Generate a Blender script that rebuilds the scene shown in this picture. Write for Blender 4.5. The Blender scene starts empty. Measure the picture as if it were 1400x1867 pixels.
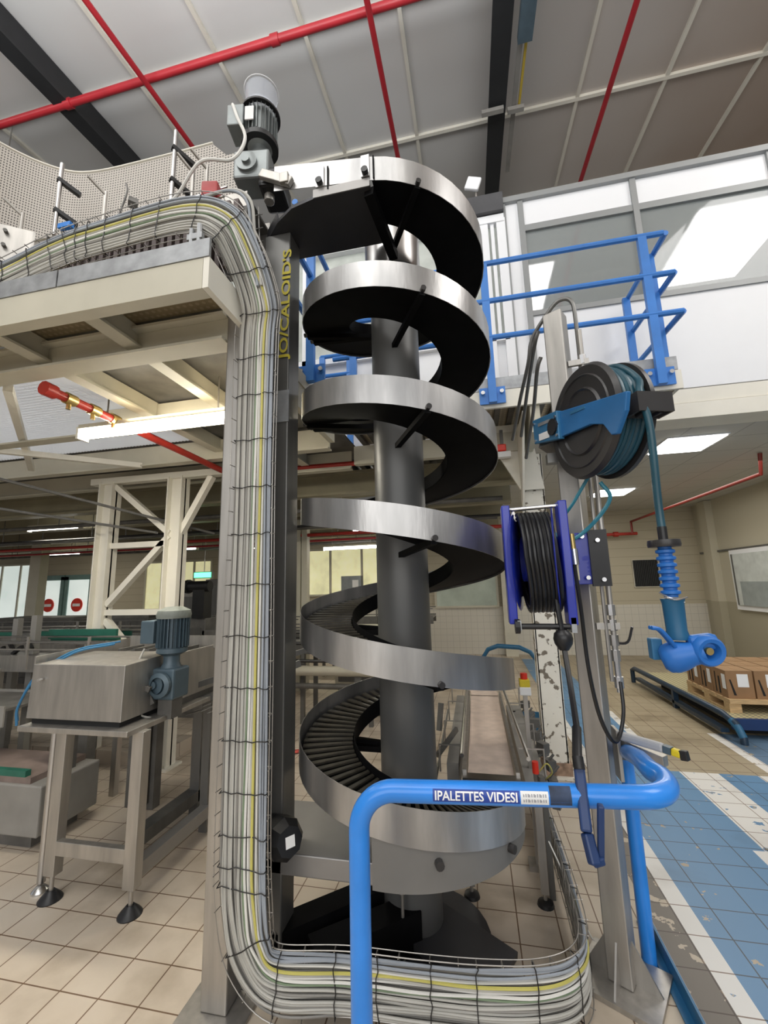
import bpy, math, random
from mathutils import Vector, Matrix
random.seed(4)
PI=math.pi
V=Vector
COL=bpy.context.scene.collection
# ------------------------------------------------------------------ materials
MATS={}
def newmat(name):
    m=bpy.data.materials.new(name); m.use_nodes=True
    nt=m.node_tree; b=nt.nodes['Principled BSDF']; return m,nt,b
def N(nt,t,**k):
    n=nt.nodes.new(t)
    for a,v in k.items(): setattr(n,a,v)
    return n
def ramp(nt,fac,stops):
    r=N(nt,'ShaderNodeValToRGB'); e=r.color_ramp.elements
    while len(e)<len(stops): e.new(.5)
    for i,(p,c) in enumerate(stops):
        e[i].position=p; e[i].color=(c[0],c[1],c[2],1)
    nt.links.new(fac,r.inputs[0]); return r.outputs[0]
def mat(name,col,rough=.5,metal=0,var=.12,scale=6,emis=None,es=0,bump=0,stretch=(1,1,1),spec=None,alpha=None,coat=0):
    if name in MATS: return MATS[name]
    m,nt,b=newmat(name)
    tc=N(nt,'ShaderNodeTexCoord'); mp=N(nt,'ShaderNodeMapping'); mp.inputs['Scale'].default_value=stretch
    nz=N(nt,'ShaderNodeTexNoise'); nz.inputs['Scale'].default_value=scale; nz.inputs['Detail'].default_value=5
    nt.links.new(tc.outputs['Object'],mp.inputs[0]); nt.links.new(mp.outputs[0],nz.inputs['Vector'])
    c=col
    lo=[max(0,x*(1-var)) for x in c]; hi=[min(1,x*(1+var)) for x in c]
    o=ramp(nt,nz.outputs['Fac'],[(.3,lo),(.7,hi)])
    nt.links.new(o,b.inputs['Base Color'])
    b.inputs['Roughness'].default_value=rough; b.inputs['Metallic'].default_value=metal
    if spec is not None: b.inputs['Specular IOR Level'].default_value=spec
    if coat: b.inputs['Coat Weight'].default_value=coat
    if emis: b.inputs['Emission Color'].default_value=(*emis,1); b.inputs['Emission Strength'].default_value=es
    if bump:
        bp=N(nt,'ShaderNodeBump'); bp.inputs['Strength'].default_value=bump; bp.inputs['Distance'].default_value=.01
        nt.links.new(nz.outputs['Fac'],bp.inputs['Height']); nt.links.new(bp.outputs[0],b.inputs['Normal'])
    MATS[name]=m; return m
M=dict(
 brushed=mat('brushed steel',(.5,.49,.48),.3,1,.1,4,stretch=(3,3,.25)),
 inox=mat('dull stainless',(.44,.42,.39),.42,.85,.14,7,stretch=(3,3,.4)),
 inoxd=mat('dark stainless',(.15,.148,.14),.36,.4,.12,5,stretch=(3,3,.3)),
 column=mat('grey column steel',(.115,.115,.112),.42,.2,.06,3),
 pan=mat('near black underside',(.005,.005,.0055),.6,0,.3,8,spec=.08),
 panel=mat('dark grey sheet',(.07,.07,.075),.45,.5,.1,4),
 slat=mat('dark slat',(.05,.045,.035),.35,.2,.3,20),
 drum=mat('grey drum sheet',(.3,.29,.28),.45,.6,.08,4),
 galv=mat('galvanised plate',(.36,.37,.38),.5,.5,.2,14),
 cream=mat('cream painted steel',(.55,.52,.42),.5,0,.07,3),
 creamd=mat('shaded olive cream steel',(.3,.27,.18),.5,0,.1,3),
 cream2=mat('pale cream paint',(.78,.75,.66),.5,0,.05,3),
 white=mat('white panel',(.84,.85,.87),.45,0,.02,2),
 wframe=mat('white frame',(.86,.87,.89),.4,0,.02,2),
 gframe=mat('grey aluminium frame',(.3,.31,.31),.45,.2,.05,2),
 blue=mat('bright blue paint',(.025,.24,.76),.32,0,.12,5,coat=.3),
 railblue=mat('rail blue paint',(.045,.21,.62),.4,0,.1,5),
 reelblue=mat('royal blue paint',(.015,.03,.36),.35,0,.1,6,coat=.3),
 steelblue=mat('steel blue paint',(.03,.15,.3),.4,0,.15,6),
 navy=mat('navy plastic',(.015,.04,.13),.4),
 gunblue=mat('gun blue rubber',(.02,.15,.5),.42,0,.1,6),
 handblue=mat('handle blue',(.015,.11,.22),.45,0,.1,6),
 hose=mat('teal hose',(.015,.07,.1),.35,0,.2,9),
 black=mat('black rubber',(.012,.012,.013),.38,0,.2,8),
 blackp=mat('black plastic',(.03,.028,.028),.35,0,.2,8),
 red=mat('red pipe paint',(.42,.02,.03),.4,0,.1,4),
 redd=mat('bright red paint',(.42,.03,.02),.4,0,.1,4),
 brass=mat('brass',(.6,.45,.18),.35,.9),
 chrome=mat('chrome fitting',(.7,.7,.7),.25,1),
 belt=mat('pinkish belt',(.66,.54,.46),.55,0,.12,12),
 green=mat('green plastic guide',(.02,.13,.09),.45,0,.15,8),
 motor=mat('blue grey motor',(.08,.12,.15),.4,.1,.12,9),
 motorg=mat('grey motor casting',(.24,.26,.26),.35,.5,.15,9),
 cableL=mat('light grey cable',(.47,.46,.42),.5,0,.1,4),
 cableM=mat('mid grey cable',(.25,.24,.22),.5,0,.1,4),
 cableW=mat('white cable',(.74,.73,.69),.5,0,.05,4),
 cableG=mat('green cable',(.2,.27,.17),.5,0,.1,4),
 cableY=mat('yellow green cable',(.55,.5,.13),.5,0,.1,4),
 cableB=mat('blue grey cable',(.33,.36,.4),.5,0,.1,4),
 kraft=mat('brown cardboard',(.3,.17,.08),.7,0,.15,4),
 wood=mat('pallet wood',(.55,.38,.2),.7,0,.2,10,stretch=(1,6,6)),
 paper=mat('white label paper',(.85,.85,.84),.6,0,.02),
 dirty=mat('dark grimy machine grey',(.13,.125,.115),.55,.2,.3,6),
 greyp=mat('grey machine paint',(.27,.26,.24),.5,.1,.12,5),
 darkbeam=mat('black ceiling beam',(.02,.021,.023),.6),
 ceilpanel=None, tube=mat('lit tube',(1,1,1),.5,emis=(1,.93,.78),es=22),
 tubew=mat('lit far tube',(1,1,1),.5,emis=(1,.97,.9),es=9),
 ledp=mat('lit ceiling tile',(1,1,1),.5,emis=(1,.98,.94),es=6),
 glowy=mat('yellow lit room wall',(.75,.72,.38),.8,emis=(.8,.78,.36),es=.35),
 yellow=mat('yellow plastic',(.7,.55,.02),.4), redb=mat('red plastic',(.7,.03,.01),.4),
 textw=mat('white print',(.9,.9,.9),.5), textb=mat('grey print',(.35,.35,.37),.5), texty=mat('yellow marker',(.5,.42,.03),.6),
 labelblue=mat('blue label',(.02,.06,.33),.4), dark=mat('dark void',(.01,.01,.01),.8),
 ylight=mat('yellow conduit',(.55,.4,.05),.5),
)
def chipped():
    m,nt,b=newmat('chipped white paint'); tc=N(nt,'ShaderNodeTexCoord'); nz=N(nt,'ShaderNodeTexNoise'); nz.inputs['Scale'].default_value=14; nz.inputs['Detail'].default_value=8
    nt.links.new(tc.outputs['Object'],nz.inputs['Vector'])
    o=ramp(nt,nz.outputs['Fac'],[(.0,(.12,.1,.08)),(.4,(.2,.17,.13)),(.43,(.8,.77,.68)),(1,(.84,.81,.73))]); nt.links.new(o,b.inputs['Base Color']); b.inputs['Roughness'].default_value=.6
    return m
M['chip']=chipped()
def brushed_guard():
    m,nt,b=newmat('brushed guard steel'); tc=N(nt,'ShaderNodeTexCoord'); sx=N(nt,'ShaderNodeSeparateXYZ'); nt.links.new(tc.outputs['Object'],sx.inputs[0])
    at=N(nt,'ShaderNodeMath',operation='ARCTAN2'); nt.links.new(sx.outputs['Y'],at.inputs[0]); nt.links.new(sx.outputs['X'],at.inputs[1])
    cb=N(nt,'ShaderNodeCombineXYZ'); nt.links.new(at.outputs[0],cb.inputs[0])
    z=N(nt,'ShaderNodeMath',operation='MULTIPLY'); nt.links.new(sx.outputs['Z'],z.inputs[0]); z.inputs[1].default_value=.35; nt.links.new(z.outputs[0],cb.inputs[2])
    n1=N(nt,'ShaderNodeTexNoise'); n1.inputs['Scale'].default_value=3.2; n1.inputs['Detail'].default_value=4; nt.links.new(cb.outputs[0],n1.inputs['Vector'])
    o=ramp(nt,n1.outputs['Fac'],[(.32,(.3,.298,.295)),(.5,(.42,.415,.41)),(.68,(.62,.61,.6))]); nt.links.new(o,b.inputs['Base Color'])  # broad streaks paint soft reflections into the steel's base colour
    n2=N(nt,'ShaderNodeTexNoise'); n2.inputs['Scale'].default_value=30; nt.links.new(cb.outputs[0],n2.inputs['Vector'])
    bp=N(nt,'ShaderNodeBump'); bp.inputs['Strength'].default_value=.08; bp.inputs['Distance'].default_value=.01; nt.links.new(n2.outputs['Fac'],bp.inputs['Height']); nt.links.new(bp.outputs[0],b.inputs['Normal'])
    b.inputs['Metallic'].default_value=.85; b.inputs['Roughness'].default_value=.36
    return m
M['guard']=brushed_guard()
def patmat(name,kind,base,hole,scale,rough=.5,metal=0,alpha=False):
    # perforated / expanded pattern in object space (x,z) or (x,y)
    m,nt,b=newmat(name); tc=N(nt,'ShaderNodeTexCoord')
    vo=N(nt,'ShaderNodeTexVoronoi') ; vo.inputs['Randomness'].default_value=0; vo.inputs['Scale'].default_value=scale
    mp=N(nt,'ShaderNodeMapping'); mp.inputs['Scale'].default_value=(1,0,1) if kind=='xy' else kind
    src=tc.outputs['Object']
    if kind=='xy':
        s_=N(nt,'ShaderNodeSeparateXYZ'); nt.links.new(src,s_.inputs[0]); m_=N(nt,'ShaderNodeMath',operation='ADD'); nt.links.new(s_.outputs[0],m_.inputs[0]); nt.links.new(s_.outputs[1],m_.inputs[1])
        c_=N(nt,'ShaderNodeCombineXYZ'); nt.links.new(m_.outputs[0],c_.inputs[0]); nt.links.new(s_.outputs[2],c_.inputs[2]); src=c_.outputs[0]
    nt.links.new(src,mp.inputs[0]); nt.links.new(mp.outputs[0],vo.inputs['Vector'])
    lt=N(nt,'ShaderNodeMath',operation='LESS_THAN'); lt.inputs[1].default_value=.27; nt.links.new(vo.outputs['Distance'],lt.inputs[0])
    o=ramp(nt,lt.outputs[0],[(0,base),(1,hole)]); nt.links.new(o,b.inputs['Base Color']); b.inputs['Roughness'].default_value=rough; b.inputs['Metallic'].default_value=metal
    if alpha:
        tr=N(nt,'ShaderNodeBsdfTranslucent'); tr.inputs[0].default_value=(.9,.92,.95,1); ms=N(nt,'ShaderNodeMixShader'); ms.inputs[0].default_value=.55; out=nt.nodes['Material Output']
        tp=N(nt,'ShaderNodeBsdfTransparent'); m2=N(nt,'ShaderNodeMixShader'); nt.links.new(b.outputs[0],ms.inputs[1]); nt.links.new(tr.outputs[0],ms.inputs[2]); nt.links.new(lt.outputs[0],m2.inputs[0]); nt.links.new(ms.outputs[0],m2.inputs[1]); nt.links.new(tp.outputs[0],m2.inputs[2]); nt.links.new(m2.outputs[0],out.inputs[0]); return m
        iv=N(nt,'ShaderNodeMath',operation='SUBTRACT'); iv.inputs[0].default_value=1; nt.links.new(lt.outputs[0],iv.inputs[1]); nt.links.new(iv.outputs[0],b.inputs['Alpha'])
    return m
M['perf']=patmat('perforated beige plastic','xy',(.5,.46,.41),(.07,.06,.055),48)
M['grating']=patmat('light open grating',(1,1,0),(.8,.81,.83),(.3,.3,.3),26,alpha=True)
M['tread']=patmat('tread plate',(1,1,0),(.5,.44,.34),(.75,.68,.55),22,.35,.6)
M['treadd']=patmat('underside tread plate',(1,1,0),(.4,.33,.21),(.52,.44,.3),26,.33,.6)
M['beltp']=patmat('yellow studs',(1,1,0),(.3,.27,.18),(.7,.62,.3),18,.5)

def tilemat():
    m,nt,b=newmat('tiled floor'); L=nt.links.new
    tc=N(nt,'ShaderNodeTexCoord'); sx=N(nt,'ShaderNodeSeparateXYZ'); L(tc.outputs['Object'],sx.inputs[0])
    def mth(op,a,bv=None,c=None):
        n=N(nt,'ShaderNodeMath',operation=op)
        for i,v in enumerate((a,bv,c)):
            if v is None: continue
            if isinstance(v,(int,float)): n.inputs[i].default_value=v
            else: L(v,n.inputs[i])
        return n.outputs[0]
    X,Y=sx.outputs['X'],sx.outputs['Y']
    T=.2; X0=-10.4529757*T; Y0=9.10030969*T
    fx=mth('ABSOLUTE',mth('SUBTRACT',mth('FRACT',mth('ADD',mth('DIVIDE',mth('SUBTRACT',X,X0),T),.5)),.5))
    fy=mth('ABSOLUTE',mth('SUBTRACT',mth('FRACT',mth('ADD',mth('DIVIDE',mth('SUBTRACT',Y,Y0),T),.5)),.5))
    grout=mth('LESS_THAN',mth('MINIMUM',fx,fy),.016)
    # painted zones
    def rect(x0,x1,y0,y1):
        r=mth('MULTIPLY',mth('GREATER_THAN',X,x0),mth('LESS_THAN',X,x1))
        return mth('MULTIPLY',r,mth('MULTIPLY',mth('GREATER_THAN',Y,y0),mth('LESS_THAN',Y,y1)))
    nz=N(nt,'ShaderNodeTexNoise'); nz.inputs['Scale'].default_value=1.6; nz.inputs['Detail'].default_value=7; L(tc.outputs['Object'],nz.inputs['Vector'])
    nf=N(nt,'ShaderNodeTexNoise'); nf.inputs['Scale'].default_value=9; nf.inputs['Detail'].default_value=7; L(tc.outputs['Object'],nf.inputs['Vector'])
    base=ramp(nt,nz.outputs['Fac'],[(.25,(.4,.33,.24)),(.5,(.56,.48,.385)),(.75,(.62,.55,.46))])
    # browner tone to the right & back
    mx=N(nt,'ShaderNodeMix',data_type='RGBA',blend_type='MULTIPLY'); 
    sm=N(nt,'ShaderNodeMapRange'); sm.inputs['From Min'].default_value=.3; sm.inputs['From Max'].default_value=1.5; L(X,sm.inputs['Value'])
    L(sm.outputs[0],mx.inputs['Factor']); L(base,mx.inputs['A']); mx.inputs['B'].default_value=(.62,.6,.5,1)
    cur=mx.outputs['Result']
    def over(cur,maskv,col,wear=.0):
        mm=maskv
        if wear: mm=mth('MULTIPLY',maskv,mth('GREATER_THAN',nf.outputs['Fac'],wear))
        k=N(nt,'ShaderNodeMix',data_type='RGBA'); L(mm,k.inputs['Factor']); L(cur,k.inputs['A']); k.inputs['B'].default_value=(*col,1); return k.outputs['Result']
    BL=(.10,.24,.42); WH=(.72,.71,.68)
    cur=over(cur,rect(.78,.92,.2,4.0),(.13,.11,.09),.42)
    cur=over(cur,rect(.92,1.62,-1,10.2),BL,.33)
    cur=over(cur,rect(1.62,6,-1,4.56),BL,.33)
    cur=over(cur,rect(2.5,6,4.56,5.64),(.12,.2,.3),.36)
    cur=over(cur,rect(1.69,2.0,3.4,4.56),WH,.37); cur=over(cur,rect(1.62,1.9,-1,3.4),WH,.37)
    cur=over(cur,rect(2.3,2.6,-1,4.56),WH,.37)
    cur=over(cur,rect(2.42,2.52,4.56,5.64),WH,.37)
    cur=over(cur,rect(.915,1.01,-1,6.2),WH,.34); cur=over(cur,rect(1.58,1.66,4.7,6.4),WH,.37)
    # grime
    gr=ramp(nt,nz.outputs['Fac'],[(.3,(.55,.52,.5)),(.48,(1,1,1)),(1,(1,1,1))])
    k=N(nt,'ShaderNodeMix',data_type='RGBA',blend_type='MULTIPLY'); k.inputs['Factor'].default_value=.6; L(cur,k.inputs['A']); L(gr,k.inputs['B']); cur=k.outputs['Result']
    cur=over(cur,grout,(.13,.09,.06)) if False else cur
    k=N(nt,'ShaderNodeMix',data_type='RGBA',blend_type='MULTIPLY'); L(grout,k.inputs['Factor']); L(cur,k.inputs['A']); k.inputs['B'].default_value=(.3,.22,.17,1); cur=k.outputs['Result']
    L(cur,b.inputs['Base Color'])
    b.inputs['Roughness'].default_value=.38
    return m
M['tile']=tilemat()
def wallmat(name,col,line,T,vert=False,both=False,w=.04,axis='X'):
    m,nt,b=newmat(name); L=nt.links.new
    tc=N(nt,'ShaderNodeTexCoord'); sx=N(nt,'ShaderNodeSeparateXYZ'); L(tc.outputs['Object'],sx.inputs[0])
    def ln(s,T):
        d=N(nt,'ShaderNodeMath',operation='DIVIDE'); L(s,d.inputs[0]); d.inputs[1].default_value=T
        f=N(nt,'ShaderNodeMath',operation='FRACT'); L(d.outputs[0],f.inputs[0]); l=N(nt,'ShaderNodeMath',operation='LESS_THAN'); L(f.outputs[0],l.inputs[0]); l.inputs[1].default_value=w; return l.outputs[0]
    a=ln(sx.outputs['Z'],T)
    if both:
        c=ln(sx.outputs[axis],T); mxx=N(nt,'ShaderNodeMath',operation='MAXIMUM'); L(a,mxx.inputs[0]); L(c,mxx.inputs[1]); a=mxx.outputs[0]
    o=ramp(nt,a,[(0,col),(1,line)]); L(o,b.inputs['Base Color']); b.inputs['Roughness'].default_value=.55
    return m
M['cladding']=wallmat('beige boarded wall',(.47,.42,.31),(.3,.26,.18),.2)
M['walltile']=wallmat('white wall tiles',(.6,.57,.5),(.42,.4,.35),.15,both=True)

def rw():
    m,nt,b=newmat('two tone beige wall'); tc=N(nt,'ShaderNodeTexCoord'); s=N(nt,'ShaderNodeSeparateXYZ'); nt.links.new(tc.outputs['Object'],s.inputs[0])
    l=N(nt,'ShaderNodeMath',operation='GREATER_THAN'); nt.links.new(s.outputs['Z'],l.inputs[0]); l.inputs[1].default_value=1.2
    o=ramp(nt,l.outputs[0],[(0,(.37,.34,.25)),(1,(.5,.465,.36))]); nt.links.new(o,b.inputs['Base Color']); b.inputs['Roughness'].default_value=.5; return m
M['rwall']=rw()
def gridceil():
    m,nt,b=newmat('suspended ceiling tiles'); L=nt.links.new
    tc=N(nt,'ShaderNodeTexCoord'); br=N(nt,'ShaderNodeTexBrick'); br.offset=0; br.inputs['Scale'].default_value=1; br.inputs['Brick Width'].default_value=.6; br.inputs['Row Height'].default_value=.6; br.inputs['Mortar Size'].default_value=.008
    br.inputs['Color1'].default_value=(.55,.54,.5,1); br.inputs['Color2'].default_value=(.56,.55,.51,1); br.inputs['Mortar'].default_value=(.38,.37,.34,1)
    L(tc.outputs['Object'],br.inputs['Vector']); L(br.outputs['Color'],b.inputs['Base Color']); b.inputs['Roughness'].default_value=.8
    return m
M['ceiltile']=gridceil()

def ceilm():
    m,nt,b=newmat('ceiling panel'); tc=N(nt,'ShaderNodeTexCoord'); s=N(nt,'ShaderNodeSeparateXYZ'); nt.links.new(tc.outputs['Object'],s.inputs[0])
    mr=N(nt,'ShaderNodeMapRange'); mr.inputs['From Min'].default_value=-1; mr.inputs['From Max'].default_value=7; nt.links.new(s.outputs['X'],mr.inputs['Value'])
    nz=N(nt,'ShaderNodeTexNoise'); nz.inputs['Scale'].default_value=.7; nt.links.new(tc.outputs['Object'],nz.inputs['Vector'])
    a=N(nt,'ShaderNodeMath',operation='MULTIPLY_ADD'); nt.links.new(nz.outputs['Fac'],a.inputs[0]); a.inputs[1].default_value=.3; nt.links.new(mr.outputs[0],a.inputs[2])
    o=ramp(nt,a.outputs[0],[(.1,(.74,.745,.74)),(.45,(.6,.57,.54)),(.9,(.42,.33,.27))]); nt.links.new(o,b.inputs['Base Color']); b.inputs['Roughness'].default_value=.5; return m  # browner to the right: warm bounce light painted into the panel colour
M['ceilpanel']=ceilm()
def glass(name,col,a,rough=.05):
    m,nt,b=newmat(name); b.inputs['Base Color'].default_value=(*col,1); b.inputs['Roughness'].default_value=rough; b.inputs['Alpha'].default_value=a; b.inputs['Specular IOR Level'].default_value=.9
    return m
M['glass']=glass('office window glass',(.3,.33,.33),.6,.04)
M['clear']=glass('clear acrylic',(.8,.85,.95),.3,.08)
# ------------------------------------------------------------------ mesh builder
class MB:
    def __init__(s): s.v=[];s.f=[];s.sm=[]
    def add(s,vs,fs,smooth=False):
        n=len(s.v); s.v+= [V(v) for v in vs]; s.f+=[[i+n for i in f] for f in fs]; s.sm+=[smooth]*len(fs); return s
    def box(s,x0,x1,y0,y1,z0,z1):
        vs=[(x,y,z) for z in (z0,z1) for y in (y0,y1) for x in (x0,x1)]
        return s.add(vs,[(0,2,3,1),(4,5,7,6),(0,1,5,4),(2,6,7,3),(0,4,6,2),(1,3,7,5)])
    def beam(s,p,q,w,h,up=(0,0,1)):
        p=V(p);q=V(q);d=(q-p).normalized();u=V(up)
        if abs(d.dot(u))>.98: u=V((0,1,0))
        r=d.cross(u).normalized();u=r.cross(d).normalized()
        vs=[c+r*a*w/2+u*b*h/2 for c in (p,q) for a,b in ((-1,-1),(1,-1),(1,1),(-1,1))]
        return s.add(vs,[(0,1,2,3),(7,6,5,4),(0,4,5,1),(1,5,6,2),(2,6,7,3),(3,7,4,0)])
    def obox(s,c,sx,sy,sz,rz=0,R=None):
        R=R or Matrix.Rotation(rz,3,'Z'); c=V(c)
        vs=[c+R@V((x*sx/2,y*sy/2,z*sz/2)) for z in(-1,1) for y in(-1,1) for x in(-1,1)]
        return s.add(vs,[(0,2,3,1),(4,5,7,6),(0,1,5,4),(2,6,7,3),(0,4,6,2),(1,3,7,5)])
    def cyl(s,p,q,r,n=16,r2=None):
        p=V(p);q=V(q);d=(q-p).normalized();u=V((0,0,1)) if abs(d.z)<.9 else V((1,0,0))
        a=d.cross(u).normalized();b=d.cross(a); r2=r if r2 is None else r2
        vs=[p+(a*math.cos(t)+b*math.sin(t))*r for t in [2*PI*i/n for i in range(n)]]+[q+(a*math.cos(t)+b*math.sin(t))*r2 for t in [2*PI*i/n for i in range(n)]]
        s.add(vs,[(i,(i+1)%n,n+(i+1)%n,n+i) for i in range(n)],True)
        m=len(s.v)-2*n
        s.f+=[[m+i for i in range(n)][::-1],[m+n+i for i in range(n)]]; s.sm+=[False,False]; return s
    def tube(s,pts,r,n=8,closed=False):
        pts=[V(p) for p in pts]; m=len(pts)
        T=[]
        for i in range(m):
            a=pts[(i-1)%m] if closed or i>0 else pts[i]; b=pts[(i+1)%m] if closed or i<m-1 else pts[i]
            T.append((b-a).normalized())
        u=V((0,0,1)) if abs(T[0].z)<.9 else V((1,0,0)); u=(u-T[0]*u.dot(T[0])).normalized(); vs=[]
        for i in range(m):
            u=(u-T[i]*u.dot(T[i])).normalized(); w=T[i].cross(u)
            rr=r[i] if isinstance(r,(list,tuple)) else r
            vs+=[pts[i]+(u*math.cos(t)+w*math.sin(t))*rr for t in [2*PI*k/n for k in range(n)]]
        K=m if closed else m-1
        fs=[(i*n+k,i*n+(k+1)%n,((i+1)%m)*n+(k+1)%n,((i+1)%m)*n+k) for i in range(K) for k in range(n)]
        s.add(vs,fs,True)
        if not closed:
            b=len(s.v)-m*n; s.f+=[[b+k for k in range(n)][::-1],[b+(m-1)*n+k for k in range(n)]]; s.sm+=[False,False]
        return s
    def lathe(s,prof,c,ax=(0,0,1),n=32,a0=0,a1=2*PI,smooth=True):
        c=V(c);d=V(ax).normalized();u=V((0,0,1)) if abs(d.z)<.9 else V((1,0,0)); a=d.cross(u).normalized();b=d.cross(a)
        full=abs(a1-a0-2*PI)<1e-6; m=n if full else n+1; vs=[]
        for (r,h) in prof:
            for i in range(m):
                t=a0+(a1-a0)*i/n; vs.append(c+d*h+(a*math.cos(t)+b*math.sin(t))*r)
        fs=[(j*m+i,j*m+(i+1)%m,(j+1)*m+(i+1)%m,(j+1)*m+i) for j in range(len(prof)-1) for i in range(n)]
        return s.add(vs,fs,smooth)
    def strip(s,rows,smooth=True,closed=False):
        # rows: list of cross-section point lists; closed sections
        m=len(rows[0]); vs=[p for r in rows for p in r]
        fs=[(i*m+k,i*m+(k+1)%m,(i+1)*m+(k+1)%m,(i+1)*m+k) for i in range(len(rows)-1) for k in range(m if closed else m-1)]
        s.add(vs,fs,smooth)
        if closed:
            b=len(s.v)-len(vs); s.f+=[[b+k for k in range(m)][::-1],[b+(len(rows)-1)*m+k for k in range(m)]]; s.sm+=[False,False]
        return s
    def prism(s,poly,d):
        n=len(poly); d=V(d); vs=[V(p) for p in poly]+[V(p)+d for p in poly]
        return s.add(vs,[list(range(n))[::-1],list(range(n,2*n))]+[(i,(i+1)%n,n+(i+1)%n,n+i) for i in range(n)])
    def build(s,name,m,parent=None,bevel=0,loc=None):
        me=bpy.data.meshes.new(name); off=V((0,0,0))
        if parent is not None: off=origin(parent)
        elif loc is not None: off=V(loc)
        me.from_pydata([v-off for v in s.v],[],s.f); me.validate()
        for p,k in zip(me.polygons,s.sm): p.use_smooth=k
        if any(s.sm): me.set_sharp_from_angle(angle=math.radians(38))
        me.materials.append(M[m] if isinstance(m,str) else m)
        o=bpy.data.objects.new(name,me); COL.objects.link(o)
        if parent is not None: o.parent=parent
        else: o.location=off
        if bevel:
            b=o.modifiers.new('bevel','BEVEL'); b.width=bevel; b.segments=2; b.limit_method='ANGLE'
        return o
def origin(o):
    p=V(o.location)
    while o.parent: o=o.parent; p+=V(o.location)
    return p
def tag(o,label=None,cat=None,group=None,kind=None):
    if label: o['label']=label
    if cat: o['category']=cat
    if group: o['group']=group
    if kind: o['kind']=kind
    return o
def thing(name,label,cat,loc=(0,0,0),group=None):
    o=bpy.data.objects.new(name,None); COL.objects.link(o); o.location=loc; o.empty_display_size=.1
    return tag(o,label,cat,group)
def struct(name,mb,m): return tag(mb.build(name,m),kind='structure')
def dup(root,loc,label=None):
    r=root.copy(); COL.objects.link(r); r.location=loc
    if label: r['label']=label
    def rec(src,dst):
        for ch in list(src.children):
            c=ch.copy(); COL.objects.link(c); c.parent=dst; rec(ch,c)
    rec(root,r); return r
def crom(P,n=8):
    P=[V(p) for p in P]; out=[]
    for i in range(len(P)-1):
        a=P[i-1] if i else P[0]*2-P[1]; b=P[i];c=P[i+1]; d=P[i+2] if i+2<len(P) else P[-1]*2-P[-2]
        for k in range(n):
            t=k/n; out.append(.5*((2*b)+(c-a)*t+(2*a-5*b+4*c-d)*t*t+(3*b-a-3*c+d)*t**3))
    out.append(P[-1]); return out
def text_mesh(s,size):
    cu=bpy.data.curves.new('lettering','FONT'); cu.body=s; cu.size=size; cu.align_x='CENTER'; cu.align_y='CENTER'; cu.resolution_u=3; cu.offset=size*.022
    o=bpy.data.objects.new('lettering',cu); COL.objects.link(o); bpy.context.view_layer.update()
    dg=bpy.context.evaluated_depsgraph_get(); me=bpy.data.meshes.new_from_object(o.evaluated_get(dg))
    vs=[V(v.co) for v in me.vertices]; fs=[list(p.vertices) for p in me.polygons]
    bpy.data.objects.remove(o); bpy.data.meshes.remove(me); return vs,fs
def text(s,size,c,xd,yd,m,parent,name='lettering',bend=None,sx=1):
    vs,fs=text_mesh(s,size); c=V(c);xd=V(xd).normalized();yd=V(yd).normalized()
    if bend: vs=[bend(v.x*sx,v.y) for v in vs]
    else: vs=[c+xd*v.x*sx+yd*v.y for v in vs]
    return MB().add(vs,fs).build(name,m,parent)
# ------------------------------------------------------------------ camera
cam=bpy.data.cameras.new('camera'); co=bpy.data.objects.new('camera',cam); COL.objects.link(co)
p_,r_,y_=.170266,-.0263347,-.2056165
F=V((math.sin(y_)*math.cos(p_),math.cos(y_)*math.cos(p_),math.sin(p_))); rt=V((math.cos(y_),-math.sin(y_),0)); up=rt.cross(F)
R=rt*math.cos(r_)+up*math.sin(r_); U=up*math.cos(r_)-rt*math.sin(r_)
mw=Matrix((( R.x,U.x,-F.x,0),(R.y,U.y,-F.y,0),(R.z,U.z,-F.z,1.724939),(0,0,0,1)))
co.matrix_world=mw; cam.sensor_fit='HORIZONTAL'; cam.sensor_width=36; cam.lens=765.042/1400*36; cam.clip_start=.05; cam.clip_end=200
bpy.context.scene.camera=co
# ================================================================== SETTING
zc=lambda Y: 8.92+.122*(Y-5.73)
struct('floor',MB().box(-18,9,-6,14,-.1,0),'tile')
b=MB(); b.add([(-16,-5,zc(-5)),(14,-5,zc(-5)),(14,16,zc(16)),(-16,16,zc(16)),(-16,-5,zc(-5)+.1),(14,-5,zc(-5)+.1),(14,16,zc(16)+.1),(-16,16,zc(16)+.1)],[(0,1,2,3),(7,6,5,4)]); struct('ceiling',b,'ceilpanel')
b=MB()
for k in range(-12,11):
    x=-.48+1.217*k; b.beam((x,-5,zc(-5)-.02),(x,16,zc(16)-.02),.05,.05)
struct('trim_1',b,'cream2')
b=MB()
for k in range(-5,6):
    y=5.73+1.78*k; b.beam((-16,y,zc(y)-.025),(14,y,zc(y)-.025),.05,.05)
struct('trim_2',b,'cream2')
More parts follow.
